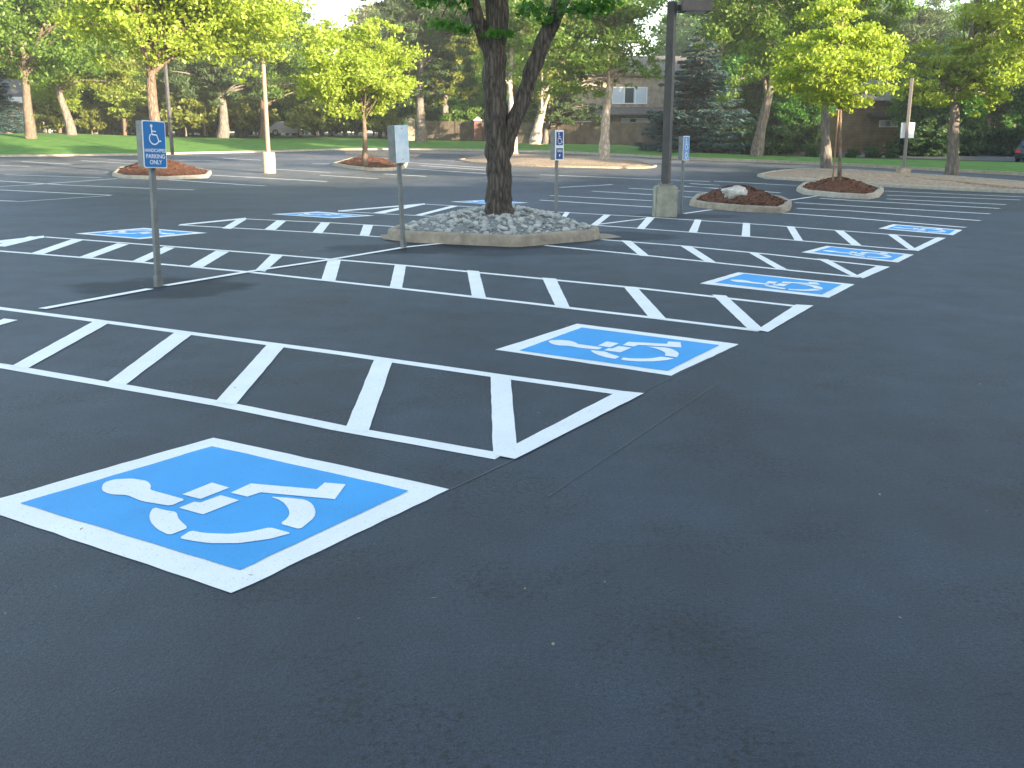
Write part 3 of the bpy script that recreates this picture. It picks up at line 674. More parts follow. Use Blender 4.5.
# individually placed trees
def tree_at(label, bx, by, d, tpts, r0, crown, m, bark, name='shade_tree', cat='tree', **k):
    T = TK([(bx, by+4)]+[(bx, by)]+tpts, d); n = len(T)
    rad = [r0*1.35, r0*1.15]+[r0*(1-.75*i/(n-2)) for i in range(1, n-1)]
    return make_tree(name, label, cat, T[1], T, [q*d/F for q in rad], [E(c[0], c[1], d+(c[4] if len(c) > 4 else 0), c[2], c[3]) for c in crown], m, bark, **k)
tree_at('large sunlit yellow green tree on the left mulched island behind the nearest sign', 158, 171, 45.5, [(156, 130), (152, 95), (151, 60), (155, 20), (165, -40), (170, -90)], 6.4,
        [(180, 0, 110, 55), (125, 40, 48, 30), (262, 30, 60, 34), (170, -70, 110, 70), (85, 10, 45, 30), (242, 72, 16, 16), (205, 35, 40, 20), (292, 45, 24, 22)], 'lit', 'tan', n=78000, size=.105, nclump=170, seed=31, limbs=40, crsize=.36)
tree_at('tall broad trunked tree on the lawn at the far left', 31, 135, 80, [(28, 110), (26, 80), (24, 50), (26, 0), (30, -60)], 4.8,
        [(30, 20, 80, 55), (-20, 55, 50, 40), (60, -40, 90, 60), (85, 45, 40, 30)], 'mid', 'tan', n=60000, size=0.14, nclump=110, seed=32, limbs=24)
tree_at('leaning trunk tree on the lawn second from the far left', 72, 134, 86, [(67, 115), (61, 98), (56, 70), (60, 30), (65, -20)], 4.4,
        [(70, 50, 60, 40), (110, 70, 40, 25), (60, 0, 70, 40)], 'gold', 'grey', n=40000, size=0.14, nclump=80, seed=33)
tree_at('small sunlit tree with a light trunk on the mulched island behind the blank sign', 365, 163, 50.5, [(365, 140), (364, 120), (362, 100), (360, 70), (360, 40)], 2.6,
        [(358, 72, 58, 42), (395, 82, 28, 24), (318, 85, 24, 18), (362, 40, 40, 24)], 'lit', 'tan', n=26000, size=0.09, nclump=100, seed=34, limbs=26, crsize=.27)
tree_at('pale trunked birch on the gravel island in front of the board fence', 604, 156, 57, [(605, 135), (607, 110), (610, 85), (613, 50), (612, 10), (610, -30)], 5.0,
        [(575, 65, 50, 38), (630, 72, 45, 20), (600, 20, 60, 50), (560, 95, 34, 20), (645, 76, 34, 12), (635, 58, 55, 18), (650, 40, 30, 24)], 'mid', 'pale', n=29000, size=0.105, nclump=70, seed=35, limbs=30, crsize=.30)
tree_at('slim young tree tied to a stake on the right mulched island', 839, 184, 33, [(840, 160), (840, 130), (841, 100), (842, 60), (842, 10), (843, -20)], 1.9,
        [(840, 66, 62, 38), (885, 66, 30, 16), (797, 68, 28, 16), (842, 15, 36, 32), (838, 102, 22, 16), (895, 75, 16, 8), (785, 50, 16, 10)], 'lit', 'tan', n=19500, size=0.066, nclump=120, seed=36, limbs=34, crsize=.25)
tree_at('tree with a leaning grey trunk beside the blue spruce', 756, 157, 62, [(761, 130), (768, 100), (773, 70), (772, 30), (770, -30)], 5.6,
        [(760, 30, 58, 46), (715, 40, 26, 20), (800, 50, 50, 40), (760, -20, 80, 50), (735, 85, 35, 18)], 'mid', 'grey', n=46000, size=0.12, nclump=100, seed=37, limbs=26, crsize=.28)
tree_at('straight grey trunked tree behind the staked young tree', 826, 168, 50, [(826, 140), (825, 110), (824, 80), (822, 40), (820, -20)], 5.0,
        [(815, 45, 60, 45), (850, 10, 60, 50), (790, 85, 40, 22), (820, -40, 80, 50), (865, 92, 34, 14)], 'mid', 'grey', n=38000, size=0.11, nclump=90, seed=38, limbs=20)
tree_at('grey trunk tree on the right gravel strip beside the pole with white board', 951, 180, 44.5, [(953, 155), (954, 130), (955, 105), (958, 80), (968, 50), (975, 10), (980, -30)], 6.2,
        [(955, 82, 52, 28), (990, 65, 44, 30), (925, 60, 32, 22), (985, 105, 24, 14), (1010, 10, 40, 40), (905, 88, 22, 16), (900, 70, 24, 16)], 'lit', 'grey', n=34000, size=0.085, nclump=100, seed=39, limbs=26, crsize=.27)
tree_at('bright sunlit tree cut by the right edge', 1060, 190, 41, [(1062, 140), (1065, 90), (1062, 40), (1060, -20)], 6,
        [(1030, 30, 50, 50), (1075, 60, 60, 45), (1050, -40, 80, 50)], 'lit', 'grey', n=26000, size=0.085, nclump=70, seed=40)
tree_at('tree with a pale leaning trunk before the board fence, left of the birch', 535, 142, 86, [(538, 128), (542, 112), (545, 95), (548, 60), (550, 20)], 5.2,
        [(540, 70, 40, 30), (515, 50, 35, 30), (565, 45, 40, 32), (530, 10, 50, 35)], 'gold', 'pale', n=28000, size=0.13, nclump=60, seed=41)
tree_at('pale trunked tree just right of the big dark trunk', 513, 150, 72, [(513, 130), (511, 105), (510, 80), (512, 40), (515, 0)], 4.0,
        [(515, 25, 32, 40), (500, 60, 26, 26)], 'mid', 'pale', n=13000, size=0.11, nclump=40, seed=42)
tree_at('tree with a reddish trunk directly behind the left lamp pole', 264, 137, 100, [(264, 115), (262, 90), (262, 60), (260, 20)], 4.2,
        [(262, 50, 60, 40), (300, 70, 40, 28), (230, 80, 36, 24), (290, 30, 40, 30)], 'mid', 'tan', n=36000, size=0.15, nclump=80, seed=43)
# pines
def pine_at(label, bx, by, d, tpts, r0, crown, seed, n=20000, m='pine', size=.20, nc=90, shell=.5, crs=.26):
    return tree_at(label, bx, by, d, tpts, r0, crown, m, 'grey', name='pine_tree', cat='pine tree', n=n, size=size, nclump=nc, seed=seed, limbs=30, crsize=crs, kind='needle', flat=.45, shell=shell)
pine_at('dark spreading pine left of the left lamp pole', 223, 138, 95, [(224, 120), (222, 95), (220, 70), (220, 40)], 5.5, [(215, 85, 46, 20), (235, 65, 36, 22), (195, 70, 40, 22), (222, 45, 30, 18)], 51, n=30000, size=.26)
pine_at('tall pine with a grey trunk foot beside the timber fence gate post', 421, 143, 92, [(421, 120), (420, 95), (423, 50), (425, 0), (426, -50)], 5.2, [(420, 25, 46, 34), (445, 65, 44, 24), (400, 90, 42, 18), (425, -20, 44, 34), (455, 100, 34, 14), (395, 20, 22, 20), (460, 10, 34, 30)], 52, n=42000, size=.24, nc=120)
pine_at('low dark pine in front of the fence right of the forked tree', 545, 143, 88, [(546, 130), (548, 115), (550, 100)], 3, [(562, 112, 36, 14), (590, 116, 22, 10)], 53, n=9000, size=.2, nc=50)

# spruces
def spruce(name, label, base, H, R, m, seed, n=36000, tiers=26, group=None):
    rg = np.random.default_rng(seed); rr = random.Random(seed); base = Vector(base)
    root = empty(name, base, label, 'spruce tree', group); tb = MB(); tb.tube([(0, 0, -.2), (0, 0, H*.5), (0, 0, H*.97)], [R*.075, R*.05, .02], 8)
    P = []; A = []; SS = []
    for k in range(tiers):
        t = k/(tiers-1); z = H*(.03+.95*t); rad = R*(1-t)**.85*rr.uniform(.85, 1.1)+.12; nb = max(5, int(15*(1-t)+4))
        for j in range(nb):
            th = 2*math.pi*(j+rr.random()*.8)/nb; L = rad*rr.uniform(.78, 1.12); dr = -.20*L
            e = Vector((math.cos(th)*L, math.sin(th)*L, z+dr)); s = Vector((0, 0, z+.05*L))
            tb.tube([s, s.lerp(e, .6)+Vector((0, 0, -.05*L)), e+Vector((0, 0, .08*L))], [.03, .018, .005], 4, cap=False)
            m_ = int(n*L/(tiers*12*R*.6))+6
            u = rg.random(m_)**.65; wd = .23*L*(1-.55*u)+.08
            side = rg.uniform(-1, 1, m_)*wd; pos = np.outer(1-u, tuple(s))+np.outer(u, tuple(e)); pos[:, 2] += -.05*L*np.sin(u*3.1)+.08*L*u**3-np.abs(side)*.25-rg.random(m_)*.14
            perp = np.array([-math.sin(th), math.cos(th), 0]); pos += side[:, None]*perp
            dirv = np.array([math.cos(th), math.sin(th), -.15])+perp*(np.sign(side)*.8)[:, None]+rg.normal(size=(m_, 3))*.3
            P.append(pos); A.append(dirv)
    P = np.concatenate(P); A = np.concatenate(A); A /= np.linalg.norm(A, axis=1)[:, None]; n = len(P)
    bb = np.cross(A, rg.normal(size=(n, 3))+np.array([0, 0, 2.])); bb /= np.linalg.norm(bb, axis=1)[:, None]
    s = rg.uniform(.08, .20, n)[:, None]*(R/3.5)**.5
    V = np.empty((n, 4, 3)); V[:, 0] = P-A*s; V[:, 1] = P-bb*s*.32; V[:, 2] = P+A*s; V[:, 3] = P+bb*s*.32
    me = bpy.data.meshes.new('crown'); me.vertices.add(4*n); me.vertices.foreach_set('co', V.reshape(-1).astype(np.float32)); me.loops.add(4*n); me.loops.foreach_set('vertex_index', np.arange(4*n, dtype=np.int32))
    me.polygons.add(n); me.polygons.foreach_set('loop_start', np.arange(0, 4*n, 4, dtype=np.int32)); me.polygons.foreach_set('loop_total', np.full(n, 4, dtype=np.int32)); me.update(calc_edges=True); me.materials.append(LV[m])
    tb.build('trunk', BK['grey'], root, smooth=True); o = bpy.data.objects.new('crown', me); COL.objects.link(o); o.parent = root
    return root
spruce('spruce_tree', 'wide low blue spruce standing between the house and the leaning trunk', PD(697, 153, 71), 9.0, 4.7, 'blue', 61, n=52000)
spruce('spruce_tree', 'tall dark green spruce rising behind the blue spruce', PD(712, 150, 84), 14.6, 4.8, 'pine', 62, n=52000, tiers=34)
sp3 = spruce('spruce_tree', 'narrow dark spruce tip above the small sunlit tree', PD(368, 128, 125), 16.5, 3.2, 'pine', 63, n=20000)
spruce('spruce_tree', 'grey blue spruce at the far left edge before the stone house', PD(-4, 128, 88), 6.2, 2.8, 'blue', 64, n=16000)

# background woodland: prototypes copied
def proto(seed, m, bark, H=11, n=30000, kind='leaf', low=.22, size=.17, name='woodland_tree'):
    r = make_tree(name, 'x', 'tree', (0, 0, 0), [(0, 0, -.4), (0, 0, 0), (.1, 0, H*.3), (.25, .1, H*.55), (.1, 0, H*.85)], [.36, .3, .24, .15, .05],
                  [((0, 0, H*.30), (H*.24, H*.24, H*.12)), ((0, 0, H*.62), (H*.30, H*.30, H*.27)), ((H*.12, 0, H*.42), (H*.22, H*.22, H*.13)), ((-H*.14, 0, H*.5), (H*.2, H*.2, H*.15)), ((0, 0, H*.82), (H*.2, H*.2, H*.15))], m, bark, n=n, size=size, nclump=90, seed=seed, limbs=18, kind=kind, crsize=.36)
    return r
PR = {'a': proto(71, 'mid', 'tan'), 'b': proto(72, 'gold', 'grey'), 'c': proto(73, 'deep', 'grey'), 'd': proto(74, 'pine', 'grey', kind='needle', size=.24, n=42000), 'e': proto(75, 'lit', 'tan')}
LBL = {'a': 'mid green tree among the woodland behind the lawn', 'b': 'olive gold tree among the woodland behind the lawn', 'c': 'deep green tree among the woodland behind the lawn', 'd': 'dark needled tree among the woodland behind the lawn', 'e': 'bright yellow green tree among the woodland behind the lawn'}
GRP = {k: v.replace(' tree among', ' trees in') for k, v in LBL.items()}
used = set()
def put(k, px, py, d, s, sz=1., rz=None):
    if k in used: o = copy_tree(PR[k])
    else: o = PR[k]; used.add(k)
    p = PD(px, py, d); o.location = p; o.scale = (s, s, s*sz); o.rotation_euler = (0, 0, random.uniform(0, 6.28) if rz is None else rz)
    tag(o, LBL[k], 'tree', GRP[k])
# (kind, px, base y, distance, scale, vertical stretch)
for a in [('a', -120, 131, 100, 1.3), ('c', -60, 131, 112, 1.4), ('d', 5, 131, 118, 1.3), ('b', 48, 131, 112, 1.1), ('a', 95, 131, 104, .95), ('b', 128, 131, 112, 1.0), ('c', 100, 130, 135, 1.45), ('e', 150, 132, 120, 1.1), ('a', 185, 132, 128, 1.1),
          ('d', 245, 133, 118, .85), ('b', 210, 131, 140, 1.2), ('a', 300, 132, 122, .95), ('c', 322, 131, 130, .9), ('b', 345, 131, 135, .95), ('d', 395, 134, 118, 1.2), ('c', 380, 134, 125, .8), ('a', 455, 133, 118, 1.1), ('b', 480, 133, 112, 1.0), ('d', 485, 132, 138, 1.7),
          ('c', 455, 136, 106, .5), ('c', 490, 136, 106, .55), ('d', 515, 131, 142, 1.6), ('b', 560, 136, 112, .95), ('a', 522, 136, 110, .9), ('c', 660, 140, 125, .75), ('d', 770, 145, 92, 1.15), ('c', 745, 150, 80, .8), ('c', 790, 150, 84, 1.0), ('d', 830, 148, 100, 1.5), ('a', 870, 146, 104, 1.15),
          ('d', 905, 150, 92, 1.25), ('c', 930, 152, 78, .8), ('d', 985, 153, 84, .9), ('c', 960, 155, 70, .6), ('c', 1040, 156, 74, .95), ('d', 1075, 158, 70, 1.2), ('a', 1110, 160, 80, 1.3), ('c', 1000, 153, 92, .8), ('c', 940, 150, 95, .9), ('b', 170, 132, 105, .7), ('b', 330, 133, 112, .6), ('a', 275, 131, 145, 1.0),
          ('a', 20, 130, 140, 1.5), ('b', -90, 130, 135, 1.5), ('d', 800, 147, 112, 1.5), ('a', 760, 146, 105, 1.3), ('c', 895, 149, 110, 1.3), ('c', 1010, 150, 120, 1.2), ('c', 915, 156, 73, .55), ('c', 798, 155, 73, .6), ('d', 780, 153, 78, .7), ('e', 90, 132, 108, .8), ('e', 125, 133, 100, .65), ('e', 180, 133, 112, .7), ('a', 470, 134, 108, .9), ('b', 445, 134, 104, 1.3), ('e', 330, 133, 108, .6), ('e', 540, 134, 115, .8), ('a', 425, 132, 140, 1.3), ('e', 60, 132, 98, .6), ('e', 205, 133, 104, .6), ('e', 300, 134, 112, .7), ('e', 238, 133, 128, .9)]:
    put(*a)
rw = random.Random(9)
for row, (dd, s0, s1, step) in enumerate(((150, 1.35, 1.95, 26), (120, .6, 1.0, 24), (176, 1.7, 2.3, 30))):
    for px in range(-150, 1180, step):
        q = px+rw.uniform(-9, 9)
        if 552 < q < 690 or (row != 1 and 285 < q < 388): continue
        if q > 740 and row == 1: put(rw.choice('cdc'), q, 150, 96+rw.uniform(-4, 6), rw.uniform(.7, 1.0)); continue
        put(rw.choice('abcacd' if q < 480 else 'cdcda'), q, 131+(max(0, q-650)*.03), dd+rw.uniform(-8, 8), rw.uniform(s0, s1))
for q in range(556, 690, 16): put(rw.choice('cda'), q, 134, 150+rw.uniform(-8, 8), rw.uniform(.55, .75))
# understorey shrubs
sh = make_tree('shrub', 'x', 'shrub', (0, 0, 0), [(0, 0, -.2), (0, 0, 0), (0, 0, .6), (.1, 0, 1.2)], [.06, .05, .04, .02], [((0, 0, 1.0), (1.5, 1.3, .95))], 'dark', 'grey', n=5200, size=.13, nclump=34, seed=81, limbs=8)
sh2 = make_tree('shrub', 'x', 'shrub', (0, 0, 0), [(0, 0, -.2), (0, 0, 0), (0, 0, .6), (.1, 0, 1.2)], [.06, .05, .04, .02], [((0, 0, 1.0), (1.5, 1.3, .95))], 'mid', 'grey', n=5200, size=.13, nclump=34, seed=82, limbs=8)
sh3 = make_tree('shrub', 'x', 'shrub', (0, 0, 0), [(0, 0, -.2), (0, 0, 0), (0, 0, .6), (.1, 0, 1.4)], [.06, .05, .04, .02], [((0, 0, 1.1), (1.6, 1.4, 1.05))], 'gold', 'grey', n=5200, size=.14, nclump=30, seed=83, limbs=9)  # gold leaf colour stands in for sun patches among the trunks
su = [0, 0, 0]
def shrub(px, py, d, s, k=0):
    src = (sh, sh2, sh3)[k]; o = src if not su[k] else copy_tree(src); su[k] = 1
    o.location = PD(px, py, d); o.scale = (s, s, s*random.uniform(.85, 1.3)); o.rotation_euler = (0, 0, random.uniform(0, 6.28))
    tag(o, ('dark leafy shrub in the shade under the trees behind the lawn', 'mid green shrub among the trunks behind the lawn', 'olive gold shrub, leaves coloured as if sunlit, among the trunks behind the lawn')[k], 'shrub', ('dark shrubs under the trees', 'green shrubs among the trunks', 'olive gold shrubs among the trunks')[k])
for px in range(725, 1100, 17): shrub(px+random.uniform(-5, 5), 156+max(0, (px-800)*.022), 68+random.uniform(0, 5), random.uniform(.8, 1.35)) if not 806 < px < 905 else None
for px in range(812, 905, 20): shrub(px, 160, 64.5, random.uniform(.3, .45))
for px in range(380, 525, 22): shrub(px, 132, 104+random.uniform(0, 8), random.uniform(1.1, 1.7))
for px in range(-60, 380, 13): shrub(px+random.uniform(-6, 6), 132.5, 116+random.uniform(0, 25), random.uniform(.7, 1.5), 1)
for px in range(-120, 560, 15): shrub(px+random.uniform(-6, 6), 133, 165+random.uniform(-6, 14), random.uniform(2.2, 3.6), 1)
for px in (-20, 48, 92, 112, 138, 186, 206, 243, 256, 300, 318, 343, 385): shrub(px, 132.5, random.uniform(96, 108), random.uniform(.8, 1.7), 2)
for px in (470, 488, 500, 455): shrub(px, 135, 101, random.uniform(1.0, 1.3), 1)

# ---------------------------------------------------------------- accessible parking signs
YAW = math.atan2(613, F)                                   # heading of the drive, right of straight ahead
A = Vector((math.sin(YAW), math.cos(YAW), 0)); NRM = Vector((math.cos(YAW), -math.sin(YAW), 0))  # row direction, sign face normal
def ring_poly(mb, pts, w, z):
    for i in range(len(pts)-1):
        a, c = Vector(pts[i]), Vector(pts[i+1]); t = (c-a).normalized(); n = Vector((-t.y, t.x))
        mb.quad(*[(p.x, z, p.y) for p in (a+n*w-t*w*.5, c+n*w+t*w*.5, c-n*w+t*w*.5, a-n*w-t*w*.5)])
        z -= .0002
def chair_icon(cx, cz, s, z, mtl, parent):
    mb = MB()
    mb.quad(*[(cx-.14*s+math.cos(a)*.075*s, z, cz+.42*s+math.sin(a)*.075*s) for a in [k*math.pi/6 for k in range(12)]])
    ring_poly(mb, [(cx-.14*s, cz+.36*s), (cx-.12*s, cz+.02*s), (cx+.14*s, cz+.0*s), (cx+.27*s, cz-.30*s), (cx+.38*s, cz-.27*s)], .032*s, z-.0005)
    ring_poly(mb, [(cx-.12*s, cz+.18*s), (cx+.1*s, cz+.16*s)], .026*s, z-.0018)
    pts = [(cx-.02*s+math.cos(a)*.27*s, cz-.17*s+math.sin(a)*.27*s) for a in [math.radians(135+k*15.5) for k in range(14)]]
    ring_poly(mb, pts, .030*s, z-.002)
    return mb.build('wheelchair_icon', mtl, parent)
def text(s, cx, cz, size, z, mtl, parent, sx=1.):
    cu = bpy.data.curves.new('t', 'FONT'); cu.body = s; cu.size = size; cu.align_x = 'CENTER'; cu.align_y = 'CENTER'; cu.offset = .0012
    to = bpy.data.objects.new('t', cu); COL.objects.link(to); bpy.context.view_layer.update()
    me = bpy.data.meshes.new_from_object(to.evaluated_get(bpy.context.evaluated_depsgraph_get())); bpy.data.objects.remove(to)
    for v in me.vertices: v.co = Vector((cx+v.co.x*sx, z, cz+v.co.y))
    me.materials.clear(); me.materials.append(mtl); me.name = 'lettering'
    o = bpy.data.objects.new('lettering', me); COL.objects.link(o); o.parent = parent; return o
def rounded(w, h, r, cx, cz, y, seg=5):
    P = []
    for (sx, sz, a0) in ((1, 1, 0), (-1, 1, 90), (-1, -1, 180), (1, -1, 270)):
        for k in range(seg+1):
            a = math.radians(a0+90*k/seg); P.append((cx+sx*(w/2-r)+math.cos(a)*r, y, cz+sz*(h/2-r)+math.sin(a)*r))
    return P
def plate(w, h, r, cx, cz, y, th, name, m, parent):
    mb = MB(); P = rounded(w, h, r, cx, cz, y); Q = [(a, y+th, c) for a, _, c in P]
    mb.quad(*P); mb.quad(*Q[::-1])
    for i in range(len(P)): j = (i+1) % len(P); mb.quad(P[i], P[j], Q[j], Q[i])
    return mb.build(name, m, parent)
def sign(label, bx, by, topy, style, fw=.30, boxd=.10, lean=0., face_bottom=None, yawoff=0.):
    base = G(bx, by); s = base.y/F
    H = PD(bx, topy, base.y).z; Hb = PD(bx, face_bottom, base.y).z; fh = H-Hb
    root = empty('parking_sign', base, label, 'sign', 'accessible parking signs on steel posts', rz=-YAW+math.pi/2+yawoff)
    # local: +x along the row away from the camera, -y is the face normal
    L = lambda: None
    pm = MB(); R = Matrix.Rotation(lean, 3, 'Y')
    root.rotation_euler = (0, 0, 0)
    ez = Matrix(((A.x, -NRM.x), (A.y, -NRM.y)))
    root.rotation_euler = (0, lean, math.atan2(A.y, A.x)+yawoff)
    pm.box((-.030, -.026, -.05), (.030, .026, Hb+.12)); post = pm.build('post', M_GALV, root, bevel=.004)
    fm = MB(); fm.box((-.038, -.036, -.03), (.038, .036, .12)); fm.build('post_sleeve', M_GALV, root, bevel=.004)
    cz = (H+Hb)/2; 
    bm_ = MB(); bm_.box((-fw/2+.012, -boxd/2, Hb+.01), (fw/2-.012, boxd/2, H-.004)); body = bm_.build('sign_box', M_GALV, root, bevel=.006)
    y = -boxd/2-.006
    if style == 'blank':
        plate(fw, fh, .012, 0, cz, y, .004, 'sign_plate', mat('sky_sheen_plate', (.88, .90, .90), .45, .5, .0, col2=(.50, .66, .74), vscale=4), root)  # reflected sky is put into the plate's pale blue colour
        for zz in (H-.05, Hb+.05): plate(.016, .016, .006, 0, zz, y-.004, .003, 'bolt', M_GALV, root)
    elif style == 'full':
        plate(fw, fh, .02, 0, cz, y, .004, 'sign_plate', M_SWHITE, root)
        pl = plate(fw-.022, fh-.022, .016, 0, cz, y-.003, .002, 'blue_field', M_SBLUE, root)
        chair_icon(-.005, Hb+fh*.70, fh*.45, y-.006, M_SWHITE, root)
        for t_, zz, sz_ in (('HANDICAPPED', .37, .050), ('PARKING', .245, .062), ('ONLY', .12, .062)): text(t_, 0, Hb+fh*zz, sz_, y-.006, M_SWHITE, root, .80 if t_ == 'HANDICAPPED' else .95)
    elif style == 'split':
        plate(fw, fh, .008, 0, cz, y, .004, 'sign_plate', M_SWHITE, root)
        plate(fw-.07, fh*.44, .004, 0, Hb+fh*.72, y-.003, .002, 'navy_panel', M_SBLUE2, root); chair_icon(0, Hb+fh*.72, fh*.40, y-.006, M_SWHITE, root)
        plate(fw-.07, fh*.36, .004, 0, Hb+fh*.225, y-.003, .002, 'navy_panel', M_SBLUE2, root)
        text('VAN', 0, Hb+fh*.31, .085, y-.006, M_SWHITE, root); mb = MB(); mb.quad((-.03, y-.006, Hb+fh*.20), (.03, y-.006, Hb+fh*.20), (0, y-.006, Hb+fh*.09)); mb.build('arrow', M_SWHITE, root)
    else:
        plate(fw, fh, .012, 0, cz, y, .004, 'sign_plate', M_SWHITE, root)
        plate(fw-.03, fh-.03, .01, 0, cz, y-.003, .002, 'blue_field', M_SBLUE3, root); chair_icon(0, Hb+fh*.66, fh*.5, y-.006, M_SWHITE, root)
        mb = MB(); pts = [(math.cos(k*math.pi/8)*.06, Hb+fh*.2+math.sin(k*math.pi/8)*.06) for k in range(17)]; ring_poly(mb, pts, .012, y-.006); mb.build('ring_mark', M_SWHITE, root)
    return root
sign('nearest blue sign with white wheelchair reading HANDICAPPED PARKING ONLY on a steel post', 158.5, 286.5, 120.5, 'full', .30, .115, face_bottom=168, lean=.038)
sign('tilted sign box showing a blank face coloured with pale blue sky sheen on a steel post', 403.5, 248, 125, 'blank', .31, .15, face_bottom=162.5, lean=-.045)
sign('narrow navy and white two panel sign just right of the big trunk', 556, 219, 130, 'split', .30, .13, face_bottom=160.3, yawoff=-.12)
sign('narrow pale blue wheelchair sign beside the concrete lamp base', 681, 214, 136, 'pale', .36, .11, face_bottom=160.3)

# ---------------------------------------------------------------- lamp posts
def lamp(label, bx, by, basew, baseh, polew, topz, bm_, pm_, square=True, head='box', headyaw=0., d=None):
    base = G(bx, by) if d is None else PD(bx, by, d); s = base.y/F
    root = empty('lamp_post', base, label, 'lamp post', rz=0)
    bw, bh, pw = basew*s/2, baseh*s, polew*s/2
    if bw:
        mb = MB()
        if square: mb.box((-bw, -bw, -.05), (bw, bw, bh)); mb.build('concrete_base', bm_, root, bevel=.03)
        else: mb.tube([(0, 0, -.05), (0, 0, bh*.97), (0, 0, bh)], [bw, bw, bw*.94], 24); mb.build('concrete_base', bm_, root, bevel=0)
        mb = MB(); mb.box((-pw*1.9, -pw*1.9, bh), (pw*1.9, pw*1.9, bh+.04))
        for sx in (-1, 1):
            for sy in (-1, 1): mb.tube([(sx*pw*1.5, sy*pw*1.5, bh+.04), (sx*pw*1.5, sy*pw*1.5, bh+.09)], [.014, .014], 6)
        mb.build('base_plate', M_GALV, root)
    mb = MB()
    if square: mb.box((-pw, -pw, bh+.03), (pw, pw, topz), R=Matrix.Rotation(YAW*-1, 3, 'Z'))
    else: mb.tube([(0, 0, bh+.03), (0, 0, topz*.5), (0, 0, topz)], [pw, pw*.92, pw*.8], 12)
    mb.build('pole', pm_, root, bevel=.008 if square else 0)
    Rz = Matrix.Rotation(headyaw, 3, 'Z')
    if head == 'box':
        mb = MB(); mb.box((pw, -.05, topz-.17), (.24, .05, topz-.06), R=Rz); mb.build('arm', pm_, root)
        mb = MB(); mb.box((.15, -.2, topz-.20), (.80, .2, topz+.02), R=Rz); h = mb.build('lamp_head', pm_, root, bevel=.015)
        mb = MB(); mb.box((.27, -.17, topz-.207), (.69, .17, topz-.197), R=Rz); mb.build('lens', M_LENS, h)
    return root
l1 = lamp('dark square lamp pole on a squat stained concrete base in the middle distance', 664.5, 216.5, 21.5, 30, 7.2, PD(690, 6.5, 20.7).z+.20, mat('stained_base_concrete', (.42, .41, .34), .9, .2, col2=(.25, .245, .19), vscale=4, bump=.6, bscale=25), M_DSTEEL, headyaw=math.radians(5))
lamp('tan lamp pole on a round pale concrete base left of the small sunlit tree', 269.5, 173, 12.5, 19.5, 4.4, 7.2, M_CONCL, M_LSTEEL, square=False)
lamp('thin distant lamp pole with a flat head behind the nearest sign', 172.5, 155, 0, 0, 2.6, 6.6, M_CONC, M_DSTEEL, d=68)
r4 = lamp('lamp pole carrying a white board on the right gravel strip', 902.5, 180.5, 11, 11.5, 2.8, 4.0, M_CONC, mat('grey_pole_paint', (.17, .15, .14), .5, .4), head='none')
s = r4.location.y/F; zb = PD(905, 138, r4.location.y).z-r4.location.z; zt = PD(905, 122.5, r4.location.y).z-r4.location.z
o = MB().box((-5*s, .11, zb), (8*s, .13, zt)).build('notice_board', M_SWHITE); o.location = r4.location; tag(o, 'blank white board strapped to the lamp pole on the right gravel strip', 'sign')
# stake beside the young tree
st = G(832.5, 190.5); s = st.y/F
o = MB().tube([(0, 0, 0), (.01, 0, 1.2), (.015, 0, 2.3)], [.028, .027, .025], 8).build('tree_stake', mat('stake_wood', (.24, .15, .08), .9, var=.3, vscale=6)); o.location = PD(832.5, 183, 32.6); tag(o, 'brown wooden stake standing beside the slim young tree', 'stake')

# ---------------------------------------------------------------- fences, houses
def wood_mat(name, c, scale=7, axis='X'):
    m = mat(name, c, .9, .15); t = m.node_tree; b = t.nodes['Principled BSDF']; L = t.links.new
    tc = t.nodes['Texture Coordinate'] if 'Texture Coordinate' in t.nodes else t.nodes.new('ShaderNodeTexCoord')
    wv = t.nodes.new('ShaderNodeTexWave'); wv.wave_type = 'BANDS'; wv.bands_direction = axis; wv.wave_profile = 'SAW'; wv.inputs['Scale'].default_value = scale
    L(tc.outputs['Object'], wv.inputs['Vector']); n = t.nodes.new('ShaderNodeTexNoise'); n.inputs['Scale'].default_value = 1.6; n.inputs['Detail'].default_value = 6; L(tc.outputs['Object'], n.inputs['Vector'])
    r = t.nodes.new('ShaderNodeValToRGB'); r.color_ramp.elements[0].position = .3; r.color_ramp.elements[1].position = .7; r.color_ramp.elements[0].color = (*[x*.6 for x in c], 1); r.color_ramp.elements[1].color = (*[x*1.25 for x in c], 1); L(n.outputs['Fac'], r.inputs[0]); L(r.outputs[0], b.inputs['Base Color'])
    bp = t.nodes.new('ShaderNodeBump'); bp.inputs['Distance'].default_value = .03; L(wv.outputs['Fac'], bp.inputs['Height']); L(bp.outputs[0], b.inputs['Normal']); return m
M_FENCE = wood_mat('fence_boards', (.165, .135, .10), 1.6)
M_SIDE = wood_mat('house_siding', (.36, .31, .24), 1.6, 'Z')
M_SIDE2 = wood_mat('brown_siding', (.155, .115, .062), 1.6, 'Z')
M_ROOF = mat('grey_shingles', (.13, .12, .11), .9, .2, var=.3, vscale=3)
M_TRIM = mat('white_trim', (.72, .72, .70), .6)
M_BRICK = bpy.data.materials.new('red_brick'); M_BRICK.use_nodes = True
_t = M_BRICK.node_tree; _b = _t.nodes['Principled BSDF']; _k = _t.nodes.new('ShaderNodeTexBrick'); _k.inputs['Color1'].default_value = (.20, .075, .045, 1); _k.inputs['Color2'].default_value = (.14, .05, .035, 1); _k.inputs['Mortar'].default_value = (.22, .19, .16, 1); _k.inputs['Scale'].default_value = 4
